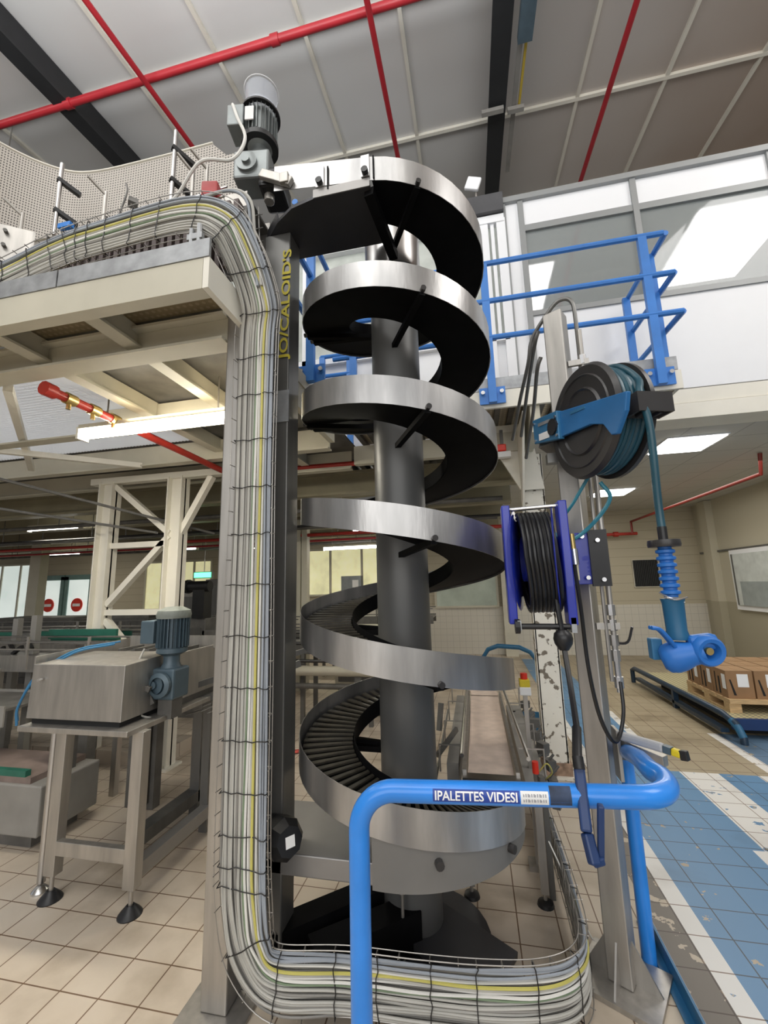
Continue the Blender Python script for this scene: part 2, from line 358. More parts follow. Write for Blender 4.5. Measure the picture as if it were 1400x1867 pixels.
# back wall
struct('wall_back',MB().box(-16,5.2,10.8,10.95,1.12,3.4),'cladding')
struct('wall_back_lower',MB().box(-16,5.2,10.78,10.95,0,1.12),'walltile')
struct('wall_right',MB().box(5.0,5.15,4.62,10.8,0,3.4),'rwall')
b=MB()
for y in (10.0,7.6,5.6): b.box(4.86,5.0,y,y+.3,0,3.3)
struct('trim_3',b,'rwall')
struct('trim_4',MB().box(4.97,5.0,4.7,10.7,2.2,2.24).box(4.97,5.0,4.7,10.7,0,.12),'inoxd')
def window(name,x0,x1,z0,z1,y,m,mull=2):
    b=MB()
    b.box(x0-.05,x1+.05,y-.05,y+.02,z0-.05,z0).box(x0-.05,x1+.05,y-.05,y+.02,z1,z1+.05).box(x0-.05,x0,y-.05,y+.02,z0,z1).box(x1,x1+.05,y-.05,y+.02,z0,z1)
    for k in range(1,mull):
        x=x0+(x1-x0)*k/mull; b.box(x-.03,x+.03,y-.05,y+.02,z0,z1)
    o=struct(name,b,'cream'); MB().box(x0,x1,y-.02,y+.01,z0,z1).build('pane',m,o); return o
M['lit']=mat('yellow lit interior',(.75,.72,.45),.4,emis=(.85,.8,.45),es=.42,scale=1.6,var=.5)
M['litw']=mat('pale lit interior',(.8,.85,.8),.5,emis=(.75,.85,.8),es=.5,scale=1.5,var=.4)
M['litg']=mat('dim interior',(.3,.33,.3),.3,emis=(.4,.45,.3),es=.12,scale=1.5,var=.4)
window('window_1',-4.6,-2.0,1.5,2.65,10.76,'lit',3)
window('window_2',-6.9,-5.0,1.45,2.5,10.76,'litg',2)
window('window_3',-.95,.5,1.15,1.85,10.76,'litg',1)
window('window_4',-9.4,-7.3,1.2,2.5,10.76,'lit',4)
b=MB().box(4.93,4.99,8.12,9.53,1.07,2.2); o=struct('window_5',b,'white'); MB().box(4.9,4.935,8.2,9.45,1.16,2.12).build('pane',mat('pale blind pane',(.6,.64,.62),.3),o); MB().box(4.895,4.9,8.2,9.25,1.16,1.6).build('lower_blind',mat('grey blind pane',(.32,.36,.36),.3),o); MB().box(4.893,4.897,9.38,9.42,1.16,2.12).build('blind_cord','inoxd',o)
# bright daylight door opening far left
window('window_6',-15.5,-13.3,.9,2.6,10.76,'litw',3)
# green double door
for i,x in enumerate((-13.3,-12.25)):
    b=MB(); y=10.7
    b.box(x,x+.12,y,y+.08,0,2.2).box(x+.88,x+1.0,y,y+.08,0,2.2).box(x,x+1.0,y,y+.08,2.1,2.25).box(x,x+1.0,y,y+.08,0,.7)
    d=struct('door_%d'%(i+1),b,mat('green door frame',(.16,.27,.25),.4)); MB().box(x+.12,x+.88,y+.03,y+.05,.7,2.1).build('pane','litw',d)
    s=MB().cyl((x+.5,y-.01,1.35),(x+.5,y+.02,1.35),.2,20).build('no_entry_sign','redb',d); MB().box(x+.37,x+.63,y-.02,y-.01,1.31,1.39).build('white_bar','textw',s)
# ---- office block above
Y=4.6
b=MB().box(.82,8,Y,Y+.12,3.63,4.70).box(.82,8,Y,Y+.1,5.86,6.19).box(.62,.8,Y,Y+.12,3.4,6.19)
struct('wall_office',b,'white')
b=MB()
for x in (.6,.8,2.02,3.36,4.7,6.0): b.box(x-.03,x+.03,Y-.03,Y+.06,3.66 if x<1 else 4.70,6.2)
b.box(.55,8,Y-.05,Y+.1,6.19,6.26).box(.8,8,Y-.02,Y+.05,4.68,4.74).box(.8,8,Y-.02,Y+.05,5.78,5.86)
struct('window_7',b,'gframe')
MB().box(.83,1.99,Y+.01,Y+.02,4.74,5.78).build('pane','glass',bpy.data.objects['window_7'])
MB().box(2.05,3.33,Y+.01,Y+.02,4.74,5.78).build('pane','glass',bpy.data.objects['window_7'])
MB().box(3.39,8,Y+.01,Y+.02,4.74,5.78).build('pane','glass',bpy.data.objects['window_7'])
struct('wall_office_inner',MB().box(.62,8,8.0,8.1,3.6,6.1).box(.62,.7,4.8,8,3.6,6.1),mat('office inner wall',(.42,.42,.4),.7))
struct('ceiling_office_upper',MB().box(.62,8,4.7,8.1,5.98,6.1),mat('office ceiling',(.6,.6,.58),.8))
struct('floor_office',MB().box(.62,8,4.72,8.1,3.64,3.7),'greyp')
for (x0,x1,y0,y1,l) in ((2.85,3.9,4.95,6.3,'wide bright ceiling light panel behind the right office window'),(.95,1.3,5.4,6.5,'narrow bright ceiling light behind the left office window')):
    t=thing('ceiling_light',l,'light',((x0+x1)/2,(y0+y1)/2,5.98)); MB().box(x0,x1,y0,y1,5.93,5.96).build('diffuser','ledp',t); MB().box(x0-.03,x1+.03,y0-.03,y1+.03,5.955,5.98).build('frame','wframe',t)
# left low block
b=MB().box(-4.5,.56,Y+.02,Y+.12,3.35,4.45)
struct('wall_gallery',b,'white')
b=MB()
for x in (-4.5,-3.2,-1.9,-1.0,.36,.56): b.box(x-.05,x+.05,Y-.04,Y+.1,3.35,6.0)
b.box(-4.5,.6,Y-.05,Y+.1,5.95,6.05).box(-4.5,.56,Y-.04,Y+.08,4.42,4.5).box(.44,.48,Y-.02,Y+.06,4.5,5.95)
o=struct('window_8',b,'wframe')
MB().box(-4.5,.56,Y+.03,Y+.05,4.5,5.95).build('pane',mat('pale pane',(.5,.53,.49),.1),o)
struct('trim_5',MB().box(-5,.6,Y-.1,Y+.4,6.06,6.3),mat('dark roof edge',(.07,.07,.075),.6))
struct('trim_6',MB().box(.6,8,Y-.02,Y+.3,3.3,3.46).box(.6,8,Y+.0,Y+.3,3.47,3.62),'cream2')
struct('ceiling_office',MB().box(.7,5.1,Y+.3,10.8,3.31,3.35),'ceiltile')
for (x0,y0,l) in ((2.3,5.25,'nearer square lit panel in the ceiling below the office'),(2.3,8.1,'farther square lit panel in the ceiling below the office')):
    t=thing('ceiling_light_panel',l,'light',(x0+.3,y0+.3,3.31),'lit panels in the ceiling below the office'); MB().box(x0,x0+.6,y0,y0+.6,3.285,3.3).build('diffuser','ledp',t); MB().box(x0-.02,x0+.62,y0-.02,y0+.62,3.298,3.31).build('frame','wframe',t)
# roof over back hall (underside of the upper floor)
struct('ceiling_hall',MB().box(-16,.6,4.72,10.8,3.22,3.3),'blackp')
b=MB()
for k in range(60): x=-9+k*.16; b.box(x,x+.07,4.75,10.7,3.17,3.22)
struct('trim_7',b,mat('corrugation',(.07,.065,.05),.6))
for i,y in enumerate((5.1,6.4,8.0,9.6)):
    t=thing('ceiling_beam','cream steel beam under the hall roof, %s from the spiral'%('nearest','second','third','farthest')[i],'beam',(-7,y,3.0),'cream beams under the hall roof')
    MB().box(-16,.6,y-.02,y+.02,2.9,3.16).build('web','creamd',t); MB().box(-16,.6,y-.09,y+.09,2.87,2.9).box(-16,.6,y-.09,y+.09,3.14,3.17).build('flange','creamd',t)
# vent + small notice on back wall
t=thing('wall_vent','dark louvred vent in the beige back wall','vent',(3.9,10.76,1.8)); MB().box(3.58,4.14,10.76,10.8,1.5,2.14).build('frame','cream',t)
b=MB()
for k in range(14): b.box(3.6+k*.037,3.622+k*.037,10.74,10.765,1.53,2.11)
b.build('louvre','black',t); MB().box(3.6,4.12,10.755,10.762,1.52,2.12).build('backing','dark',t)
t=tag(MB().box(2.62,2.86,10.76,10.79,1.6,1.7).build('wall_notice','ylight',bevel=.005),'small yellow notice on the boarded back wall left of the vent','sign')
# ---- red pipes
def pipe(name,pts,r,m,label,cat='pipe',fit=[],group=None):
    t=thing(name,label,cat,pts[0],group); MB().tube(pts,r,10).build('pipe_run',m,t)
    for p,q,rr in fit: MB().cyl(p,q,rr,10).build('coupling',m,t)
    return t
pipe('sprinkler_pipe',[(-16,3.68,8.2),(12,3.68,8.2)],.045,'red','long red pipe running across the main ceiling',fit=[((-2.0,3.68,8.2),(-1.9,3.68,8.2),.06),((-5,3.68,8.2),(-4.9,3.68,8.2),.06)])
def ypipe(x,y1,l): 
    return pipe('sprinkler_branch',[(x,0,zc(0)-.62),(x,y1,zc(y1)-.62)],.035,'red',l,fit=[((x,y1-.1,zc(y1)-.62),(x,y1,zc(y1)-.62),.07),((x-.08,y1-.05,zc(y1)-.62),(x+.08,y1-.05,zc(y1)-.62),.03)],group='red branch pipes under the main ceiling')
ypipe(-3.68,5.6,'red branch pipe crossing the ceiling left of the top motor')
ypipe(-.77,5.65,'red branch pipe ending just above the top of the spiral')
ypipe(2.18,9.5,'red branch pipe on the brown right side of the ceiling')
pipe('red_wall_pipe',[(2.4,10.55,2.72),(3.7,10.55,2.72)],.035,'redd','horizontal red pipe on the far back wall',fit=[((3.2,10.55,2.72),(3.3,10.55,2.72),.06)])
pipe('red_ceiling_pipe',[(3.55,10.4,2.72),(3.55,10.4,2.98),(3.78,6.3,3.03),(3.78,6.25,3.3)],.025,mat('dark red pipe paint',(.22,.02,.012),.4,0,.1,4),'red pipe rising along the ceiling below the office')
pipe('red_hall_pipe',[(-16,7.0,2.62),(-1,7.0,2.62),(.5,7.0,2.6)],.03,'redd','thin red pipe across the back hall below the lamps')
pipe('red_deck_pipe',[(-4,4.35,3.07),(.45,4.35,3.05)],.028,'redd','red pipe under the walkway behind the spiral',fit=[((-.9,4.35,3.07),(-.9,4.75,3.0),.02)])
t=pipe('red_valve_pipe',[(-2.52,1.98,2.97),(-2.52,2.2,2.97),(-2.52,4.7,2.93)],.03,'redd','red pipe with brass valves under the left platform',fit=[((-2.52,1.93,2.97),(-2.52,2.0,2.97),.045)])
for y in (2.07,2.25,2.42): MB().cyl((-2.52,y,2.97),(-2.52,y+.07,2.97),.038,10).cyl((-2.52,y+.03,2.97),(-2.52,y+.03,2.9),.014,8).build('brass_valve','brass',t)
# ---- ceiling beams and cable rail
def cbeam(x0,x1,l,y0=-3,y1=9.5):
    t=thing('roof_beam',l,'beam',((x0+x1)/2,y0,zc(y0)-.5),'black beams under the main ceiling')
    MB().beam(((x0+x1)/2,y0,zc(y0)-.46),((x0+x1)/2,y1,zc(y1)-.46),x1-x0,.04).build('lower_flange','darkbeam',t)
    MB().beam(((x0+x1)/2,y0,zc(y0)-.23),((x0+x1)/2,y1,zc(y1)-.23),.05,.42).build('web','darkbeam',t)
    return t
cbeam(.6,.84,'black roof beam above the spiral beside the cable rail'); cbeam(-5.15,-4.93,'black roof beam at the far left of the ceiling')
t=thing('cable_rail','grey cable rail with a yellow conduit beside the black roof beam','rail',(.98,2,8))
MB().beam((.95,-1,zc(-1)-.5),(.95,6.3,zc(6.3)-.5),.06,.03).build('channel','greyp',t); MB().beam((1.02,3.9,zc(3.9)-.5),(1.02,5.2,zc(5.2)-.5),.03,.03).build('conduit','ylight',t)
MB().beam((.99,0,zc(0)-.55),(.99,4.35,zc(4.35)-.55),.17,.1).build('housing','motor',t)
MB().beam((.5,5.15,zc(5.15)-.56),(.8,5.15,zc(5.15)-.56),.06,.06).beam((.86,5.2,zc(5.2)-.56),(1.08,5.2,zc(5.2)-.56),.06,.06).build('clamp','greyp',t)
t=thing('ceiling_luminaire','dark lamp housing hanging from the ceiling at the far left','light',(-6.4,4,8.2)); MB().beam((-6.25,3.3,7.95),(-6.5,4.6,8.1),.22,.14).build('housing','motor',t,bevel=.05); MB().beam((-6.25,3.3,7.87),(-6.5,4.6,8.02),.26,.02).build('diffuser','wframe',t); MB().cyl((-6.4,4,8.1),(-6.4,4,8.7),.01,6).build('rod','inox',t)
t=thing('emergency_lamp','small white square lamp on a stalk above the office roof','light',(.3,4.5,6.3))
MB().obox((.27,4.5,6.48),.17,.05,.17,R=Matrix.Rotation(.35,3,'Y')).build('head','wframe',t,bevel=.015); MB().cyl((.3,4.53,6.28),(.3,4.53,6.42),.012,8).build('stalk','inox',t); MB().cyl((.02,4.53,6.28),(.02,4.53,6.6),.008,6).build('aerial','inox',t)

# ================================================================== LEFT PLATFORM
t=thing('steel_platform','raised cream steel platform with galvanised kick plate at upper left','platform',(-1.2,1.5,3.0))
MB().box(-9,-1.122,1.49,1.52,3.06,3.215).box(-9,-1.122,1.521,1.56,3.061,3.075).box(-9,-1.122,1.521,1.56,3.2,3.214).build('fascia_beam','cream',t)
MB().box(-1.12,-1.09,1.49,1.80,3.06,3.215).build('end_plate','cream2',t)
for x0,x1 in ((-9,-5.0),(-4.99,-1.94),(-1.93,-1.09)): MB().box(x0,x1,1.485,1.5,3.217,3.31).build('kick_plate','galv',t)
MB().box(-9,-1.22,1.85,1.87,3.036,3.164).box(-9,-1.22,1.80,1.93,3.165,3.18).box(-9,-1.22,1.80,1.93,3.02,3.035).build('main_beam','cream',t)
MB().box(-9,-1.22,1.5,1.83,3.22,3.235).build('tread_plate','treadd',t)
MB().box(-2.72,-1.22,1.83,3.6,3.22,3.235).box(-9,-1.2,3.58,4.7,3.22,3.235).build('deck_plate','dirty',t)
g=MB().box(-9,-2.72,1.95,3.58,3.21,3.22).build('grating_deck','grating',t)
for k in range(9):
    x=-1.8-.62*k; ye=4.6 if x>-2.9 else 1.85; MB().box(x-.012,x+.012,1.56,ye,3.08,3.21).box(x-.045,x+.045,1.56,ye,3.07,3.085).build('joist','cream',t)
MB().box(-1.25,-1.2,1.96,3.58,3.04,3.23).box(-1.25,-1.19,1.96,3.58,3.23,3.34).build('edge_beam','cream',t)
for y in (2.75,3.62,4.35): MB().box(-2.9 if y<3 else -9,-1.26,y-.012,y+.012,3.0,3.2).box(-9,-1.26,y-.05,y+.05,2.99,3.005).build('cross_beam','cream',t)
for (a,bb) in (((-2.9,2.0,3.05),(-4.6,3.5,3.05)),((-3.3,3.6,3.0),(-4.9,2.1,3.0))): MB().beam(a,bb,.05,.05).build('diagonal_brace','cream2',t)
# supports pipes near ceiling
for i,(a,bb) in enumerate((((-4.6,2.4,2.9),(-2.9,4.3,2.35)),((-5.6,2.6,2.75),(-3.4,4.0,2.35)))):
    tag(MB().tube([a,bb],.014,8).build('steel_conduit','inoxd',loc=a),('upper' if i==0 else 'lower')+' thin steel conduit slanting under the left platform','conduit')
# truss
t=thing('truss_tower','cream braced steel tower carrying the left platform','tower',(-3.6,3.95,0))
for x in (-4.02,-3.13): MB().box(x-.09,x-.075,3.88,4.02,0,2.95).box(x+.075,x+.09,3.88,4.02,0,2.95).box(x-.09,x+.09,3.94,3.96,0,2.95).build('upright','cream2',t)
for a,bb in (((-3.93,2.9),(-3.2,2.33)),((-3.93,1.58),(-3.2,2.3)),((-3.95,2.22),(-3.2,2.22)),((-3.95,1.5),(-3.2,1.5)),((-3.08,2.3),(-2.72,2.93)),((-3.93,1.42),(-3.55,1.05))):
    MB().beam((a[0],3.95,a[1]),(bb[0],3.95,bb[1]),.06,.07,up=(0,1,0)).build('brace','cream2',t)
MB().box(-4.25,-2.55,3.9,4.0,2.93,3.0).build('cap_beam','cream2',t)
MB().box(-4.15,-3.88,3.83,4.07,0,.02).box(-3.25,-3.0,3.83,4.07,0,.02).build('foot_plate','cream2',t)
# ================================================================== WALKWAY
t=thing('walkway','cream steel walkway in front of the office with grey kick plate','walkway',(.3,3.6,3.3))
MB().box(-1.19,1.74,3.6,3.63,3.22,3.38).build('fascia','cream2',t); MB().box(-1.19,1.72,3.6,3.62,3.385,3.5).build('kick_plate','galv',t)
MB().box(-1.19,1.74,3.63,4.58,3.34,3.36).build('deck','tread',t)
b=MB()
for k in range(22): b.box(-1.15+k*.13,-1.1+k*.13,3.64,4.57,3.29,3.335)
b.build('deck_ribs','dirty',t)
MB().box(1.71,1.74,3.63,4.58,3.24,3.38).box(1.70,1.72,3.63,4.58,3.385,3.5).build('end_fascia','cream2',t)
MB().box(.56,.64,3.64,4.6,2.98,3.28).build('cross_beam','cream',t); MB().box(1.45,1.53,3.64,4.58,3.1,3.28).build('cross_beam','cream',t)
MB().box(-1.19,.5,4.2,4.28,3.0,3.2).build('rear_beam','cream',t)
g=MB().prism([(.15,4.22,3.28),(.62,4.22,3.28),(.72,4.22,2.6),(.5,4.22,2.6)],(0,.03,0)).prism([(.5,3.68,3.2),(.5,4.25,3.2),(.5,4.25,2.35)],(.02,0,0)).build('gusset_plate','cream2',t)
t=thing('support_column','chipped white steel column under the walkway','column',(.62,4.36,0))
MB().box(.52,.535,4.28,4.44,.12,2.97).box(.71,.725,4.28,4.44,.12,2.97).box(.52,.725,4.34,4.37,.12,2.97).box(.525,.72,4.28,4.3,.12,2.97).build('upright','chip',t)
MB().box(.5,.745,4.26,4.46,0,.12).build('rusty_foot',mat('rusty stained steel',(.3,.2,.14),.7,0,.5,18),t); MB().box(.47,.78,4.22,4.5,0,.02).build('base_plate','chip',t)
t=thing('alarm_box','small red and white alarm box under the walkway beside the spiral','alarm',(.33,4.15,3.0)); MB().box(.28,.38,4.1,4.18,2.98,3.05).build('red_top','redb',t,bevel=.01); MB().box(.27,.42,4.11,4.18,2.92,2.975).build('white_base','paper',t); MB().box(.33,.36,4.12,4.16,3.05,3.2).build('stem','dirty',t)
# ---- guardrails
def rail(label,posts,runs,ends=[],name='guardrail'):
    t=thing(name,label,'guardrail',posts[0][0],'blue guardrails of the walkway')
    for (p,zb,zt,fx) in posts:
        MB().box(p[0]-.033,p[0]+.033,p[1]-.02,p[1]+.02,zb,zt).build('post','railblue',t)
        if fx:
            MB().box(p[0]-.11,p[0]+.11,p[1]+.02,p[1]+.035,zb+.0,zb+.15).build('foot_bracket','railblue',t)
            for sx in (-.08,.08): MB().cyl((p[0]+sx,p[1]+.02,zb+.1),(p[0]+sx,p[1]-.005,zb+.1),.018,8).build('bolt','chrome',t)
    for pts in runs: MB().tube(pts,.024,8).build('rail','railblue',t)
    return t
fz=3.25
rail('blue guardrail along the front of the walkway right of the spiral',[((.25,3.55,fz),fz,4.6,1),((1.57,3.55,fz),fz,4.6,1),((-1.0,3.55,fz),fz,4.6,1)],
  [[(-1.2,3.55,4.6),(1.74,3.55,4.6)],[(-1.2,3.55,4.22),(1.78,3.55,4.22)],[(-1.2,3.55,3.86),(1.8,3.55,3.86)]])
rail('blue guardrail across the right end of the walkway',[((1.72,3.8,3.5),3.5,4.6,0),((1.72,4.4,3.5),3.5,4.6,0)],
  [[(1.76,3.55,4.6),(1.74,4.5,4.6)],[(1.78,3.55,4.22),(1.74,4.5,4.22)],[(1.8,3.55,3.86),(1.74,4.5,3.86)]])
rail('blue guardrail along the platform edge left of the spiral',[((-1.16,2.88,3.3),3.3,4.6,1)],[[(-1.16,2.55,4.6),(-1.16,3.5,4.6)],[(-1.16,2.55,4.22),(-1.16,3.5,4.22)],[(-1.16,2.55,3.8),(-1.16,2.9,3.8)]])
rail('low blue rail by the white gallery wall seen through the spiral',[((-1.64,4.45,3.5),3.24,4.45,0),((-1.3,4.45,3.5),3.24,4.45,0)],[[(-1.66,4.45,4.45),(-1.28,4.45,4.45)],[(-1.66,4.45,4.2),(-1.28,4.45,4.2)]])
# ================================================================== SPIRAL CONVEYOR
CX,CY,RO,PT,ZB=-.3999,2.3918,.5735,.61723,3.8011
CR=.147; RI=.285
sp=thing('spiral_conveyor','tall stainless spiral conveyor winding around a grey column','conveyor',(CX,CY,0))
def hz(f): return ZB-PT*f/(2*PI)
def hp(f,r,z): t=-PI/2+f; return V((CX+r*math.cos(t),CY+r*math.sin(t),z))
F1=5.25*2*PI; NS=int(5.25*48)
def ribbon(r0,r1,za,zb_,f0=0,f1=F1,n=NS):
    return [[hp(f0+(f1-f0)*i/n,r0,hz(f0+(f1-f0)*i/n)+za),hp(f0+(f1-f0)*i/n,r1,hz(f0+(f1-f0)*i/n)+za),hp(f0+(f1-f0)*i/n,r1,hz(f0+(f1-f0)*i/n)+zb_),hp(f0+(f1-f0)*i/n,r0,hz(f0+(f1-f0)*i/n)+zb_)] for i in range(n+1)]
MB().strip(ribbon(RO-.003,RO,0,.145),closed=True).build('outer_guard','guard',sp)
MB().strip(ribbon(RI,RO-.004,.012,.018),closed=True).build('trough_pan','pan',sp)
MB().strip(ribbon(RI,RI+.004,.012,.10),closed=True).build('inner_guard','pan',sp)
b=MB(); n=330
for i in range(n):
    f=.12+(F1-.15)*i/n; dw=.011
    z=hz(f)+.072
    vs=[]
    for (r,s) in ((RI+.012,-.8),(RI+.012,.8),(RO-.02,1),(RO-.02,-1)):
        t=-PI/2+f; c,s_=math.cos(t),math.sin(t); off=dw*s*(r/.43)
        x=CX+r*c-s_*off; y=CY+r*s_+c*off; vs.append((x,y,z-PT*(off/r)/(2*PI)))
    b.add(vs+[(v[0],v[1],v[2]-.008) for v in vs],[(0,1,2,3),(7,6,5,4),(0,4,5,1),(1,5,6,2),(2,6,7,3),(3,7,4,0)])
b.build('slat_chain','slat',sp)
MB().lathe([(0,3.93),(CR,3.93),(CR,.0),(0,0)],(CX,CY,0),n=48).build('centre_column','column',sp)
MB().lathe([(CR+.002,3.93),(CR+.03,3.93),(CR+.03,3.66),(CR+.002,3.66)],(CX,CY,0),n=48).build('top_collar','brushed',sp)
# radial struts + bolts
for k in range(6):
    for fo in (.42,1.75*PI/1.2,-.0+PI*.5+.05+PI):
        f=k*2*PI+fo
        if f>5*2*PI+.1 or (k==0 and fo==0): continue
        z=hz(f); t=-PI/2+f
        a=hp(f,RO-.002,z+.0); c=hp(f-.3,CR-.01,z-.03)
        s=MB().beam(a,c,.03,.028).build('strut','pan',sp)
        MB().cyl(hp(f,RO-.01,z+.012),hp(f,RO+.022,z+.012),.014,10).build('bolt','blackp',s)
# drum
MB().lathe([(RO-.006,.0),(RO-.006,.3)],(CX,CY,.535),n=40,a0=0,a1=2*PI)
def drumring(f0,f1,n=36):
    rows=[]
    for i in range(n+1):
        f=f0+(f1-f0)*i/n; zt=hz(5*2*PI+f)+.004
        rows.append([hp(f,RO-.012,.535),hp(f,RO-.006,.535),hp(f,RO-.006,zt),hp(f,RO-.012,zt)])
    return rows
MB().strip(drumring(-.12,1.45),closed=True).build('base_drum',mat('dull drum grey',(.2,.195,.185),.5,.3,.06,4),sp)
MB().prism([hp(f,RO-.014,.535) for f in [-.12+1.57*i/20 for i in range(21)]]+[(CX+.1,CY+.1,.535),(CX-.07,CY+.06,.535)],(0,0,.01)).build('drum_floor','panel',sp)
for f,z in ((.35,.66),(1.0,.615)): MB().cyl(hp(f,RO-.02,z-.02),hp(f,RO+.02,z-.02),.018,10).build('drum_bolt','blackp',sp)
# base beam, frame column
b=MB().box(-1.08,-.46,1.99,2.45,.445,.535); b.build('base_beam','drum',sp,bevel=.006)
MB().box(-1.09,-.93,1.99,2.13,.03,3.77).build('frame_column','inoxd',sp,bevel=.006)
MB().box(-1.095,-.925,1.984,1.992,2.6,2.78).build('joint_plate','galv',sp)
MB().box(-1.15,-.87,1.95,2.3,0,.02).build('foot_plate','inoxd',sp)
def rot90(vx,vy): return V((-1.0+.0-vy, 1.985, 3.2+vx))
vs,fs=text_mesh("JO/CALOID'S",.1)
MB().add([V((-.95-v.y*.72+v.x*.03,1.984,3.31+v.x*1.2)) for v in vs],fs).build('lettering','texty',sp)
# floor frame under the drum
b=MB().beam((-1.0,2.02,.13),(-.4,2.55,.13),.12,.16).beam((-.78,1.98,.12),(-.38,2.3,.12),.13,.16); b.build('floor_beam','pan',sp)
MB().beam((.02,2.18,.03),(-.4,2.4,.08),.3,.03).lathe([(0,.0),(.36,0),(.36,.02),(0,.02)],(CX+.02,CY-.02,0),n=32).build('floor_plate','panel',sp)
b=MB().cyl((-.42,2.2,.03),(-.42,2.2,.5),.008,10).cyl((-.42,2.2,.3),(-.42,2.2,.33),.02,10)
b.build('levelling_rod','inox',sp)
# top discharge
T=thing; 
b=MB().add([(-.4,1.817,3.80),(-.95,1.817,3.87),(-.95,1.817,4.03),(-.4,1.817,3.945),(-.4,1.820,3.80),(-.95,1.820,3.87),(-.95,1.82,4.03),(-.4,1.82,3.945)],[(0,1,2,3),(7,6,5,4),(0,4,5,1),(2,6,7,3),(1,5,6,2)]); b.build('discharge_guard','guard',sp)
MB().box(-.72,-.41,1.812,1.818,3.765,3.815).build('discharge_lip','drum',sp)
MB().prism([(-.41,1.822,3.77),(-.72,1.822,3.77),(-.86,1.85,3.77),(-.98,1.92,3.77),(-1.1,2.03,3.77),(-1.1,2.2,3.77),(-.41,2.2,3.77)],(0,0,.02)).prism([(-.98,1.922,3.79),(-1.1,2.032,3.79),(-1.1,2.2,3.79),(-1.05,2.2,3.79)],(0,0,.06)).build('discharge_pan','panel',sp)
MB().beam((-.42,1.84,3.76),(-.36,2.22,3.68),.05,.06).build('pan_strut','pan',sp)
for x in (-.68,-.43):
    s=MB().box(x-.022,x+.022,1.805,1.814,3.82,3.95).build('guard_clamp','brushed',sp); MB().cyl((x,1.80,3.845),(x,1.785,3.845),.018,12).build('knob','black',s)
    MB().box(x+.04,x+.048,1.808,1.814,3.8,3.94).build('clamp_slot','pan',s)
# ================================================================== POSTS
t=thing('platform_post','dull stainless square post carrying the left platform beside the cable tray','post',(-1.15,1.89,0))
MB().box(-1.21,-1.09,1.83,1.95,.015,3.2).build('upright','inox',t,bevel=.008); MB().box(-1.29,-1.0,1.74,2.04,0,.015).build('base_plate','inox',t,bevel=.003)
t=thing('reel_post','stainless square post carrying the two hose reels','post',(.52,2.28,0))
RZ=-.52; PC=V((.525,2.29,0))
MB().obox(PC+V((0,0,1.6)),.1,.1,3.16,RZ).build('upright','inox',t,bevel=.006)
MB().obox(PC+V((0,0,.01)),.32,.3,.02,RZ).build('base_plate','inox',t)
b=MB()
for s in (-1,1):
    d=Matrix.Rotation(RZ,3,'Z')@V((s,0,0)); 
    q=PC+d*.05; e=PC+d*.15; nrm=d.cross(V((0,0,1)))*.004
    b.prism([q+nrm+V((0,0,.02)),e+nrm+V((0,0,.02)),q+nrm+V((0,0,.18))],-nrm*2)
    d=Matrix.Rotation(RZ,3,'Z')@V((0,s,0)); q=PC+d*.05; e=PC+d*.14; nrm=d.cross(V((0,0,1)))*.004
    b.prism([q+nrm+V((0,0,.02)),e+nrm+V((0,0,.02)),q+nrm+V((0,0,.18))],-nrm*2)
b.build('stiffener','inox',t)
# conduits looping from post
for i,(o,zt) in enumerate(((0,3.3),(1,3.06),(2,2.9))):
    if i==0:
        pts=crom([(.62,2.26,2.6),(.625,2.26,3.1),(.615,2.27,3.24),(.56,2.29,3.27),(.5,2.31,3.22),(.41,2.36,3.1),(.385,2.42,2.98),(.35,2.62,2.85),(.32,2.95,2.7)],6)
    else:
        pts=crom([(.44,2.32,zt+.06),(.42,2.36,zt),(.38+.02*i,2.6,zt-.14),(.36+.02*i,2.95,zt-.34)],6)
    tag(MB().tube(pts,.011,8).build('conduit','inoxd',loc=pts[0]),('steel conduit arching over the top of the reel post','steel conduit leaving the post just below its top','lowest steel conduit leaving the post top to the left')[i],'conduit')
# vertical pipes on right face of the post
t=thing('water_pipe','thin stainless pipe with valves on the right side of the reel post','pipe',(.63,2.3,1.2))
MB().tube([(.632,2.25,3.05),(.632,2.25,1.45)],.013,10).build('pipe_run','inox',t)
for z in (2.85,1.55,1.48,1.41,1.34,1.22): MB().cyl((.632,2.25,z),(.632,2.25,z+.05),.021,8).build('fitting','chrome',t)
MB().cyl((.632,2.25,1.2),(.632,2.25,1.46),.014,8).build('valve_body','chrome',t)
MB().tube(crom([(.64,2.25,1.42),(.68,2.22,1.43),(.70,2.2,1.5)],4),.006,6).build('lever','blackp',t)
MB().beam((.56,2.25,1.5),(.66,2.24,1.5),.02,.03).build('pipe_bracket','inox',t); MB().beam((.56,2.25,2.86),(.66,2.24,2.86),.02,.03).build('pipe_bracket','inox',t)
t=thing('second_pipe','slim pipe running beside the valve pipe on the reel post','pipe',(.6,2.33,1.3)); MB().tube([(.60,2.24,2.3),(.60,2.24,1.25)],.009,8).build('pipe_run','inox',t)
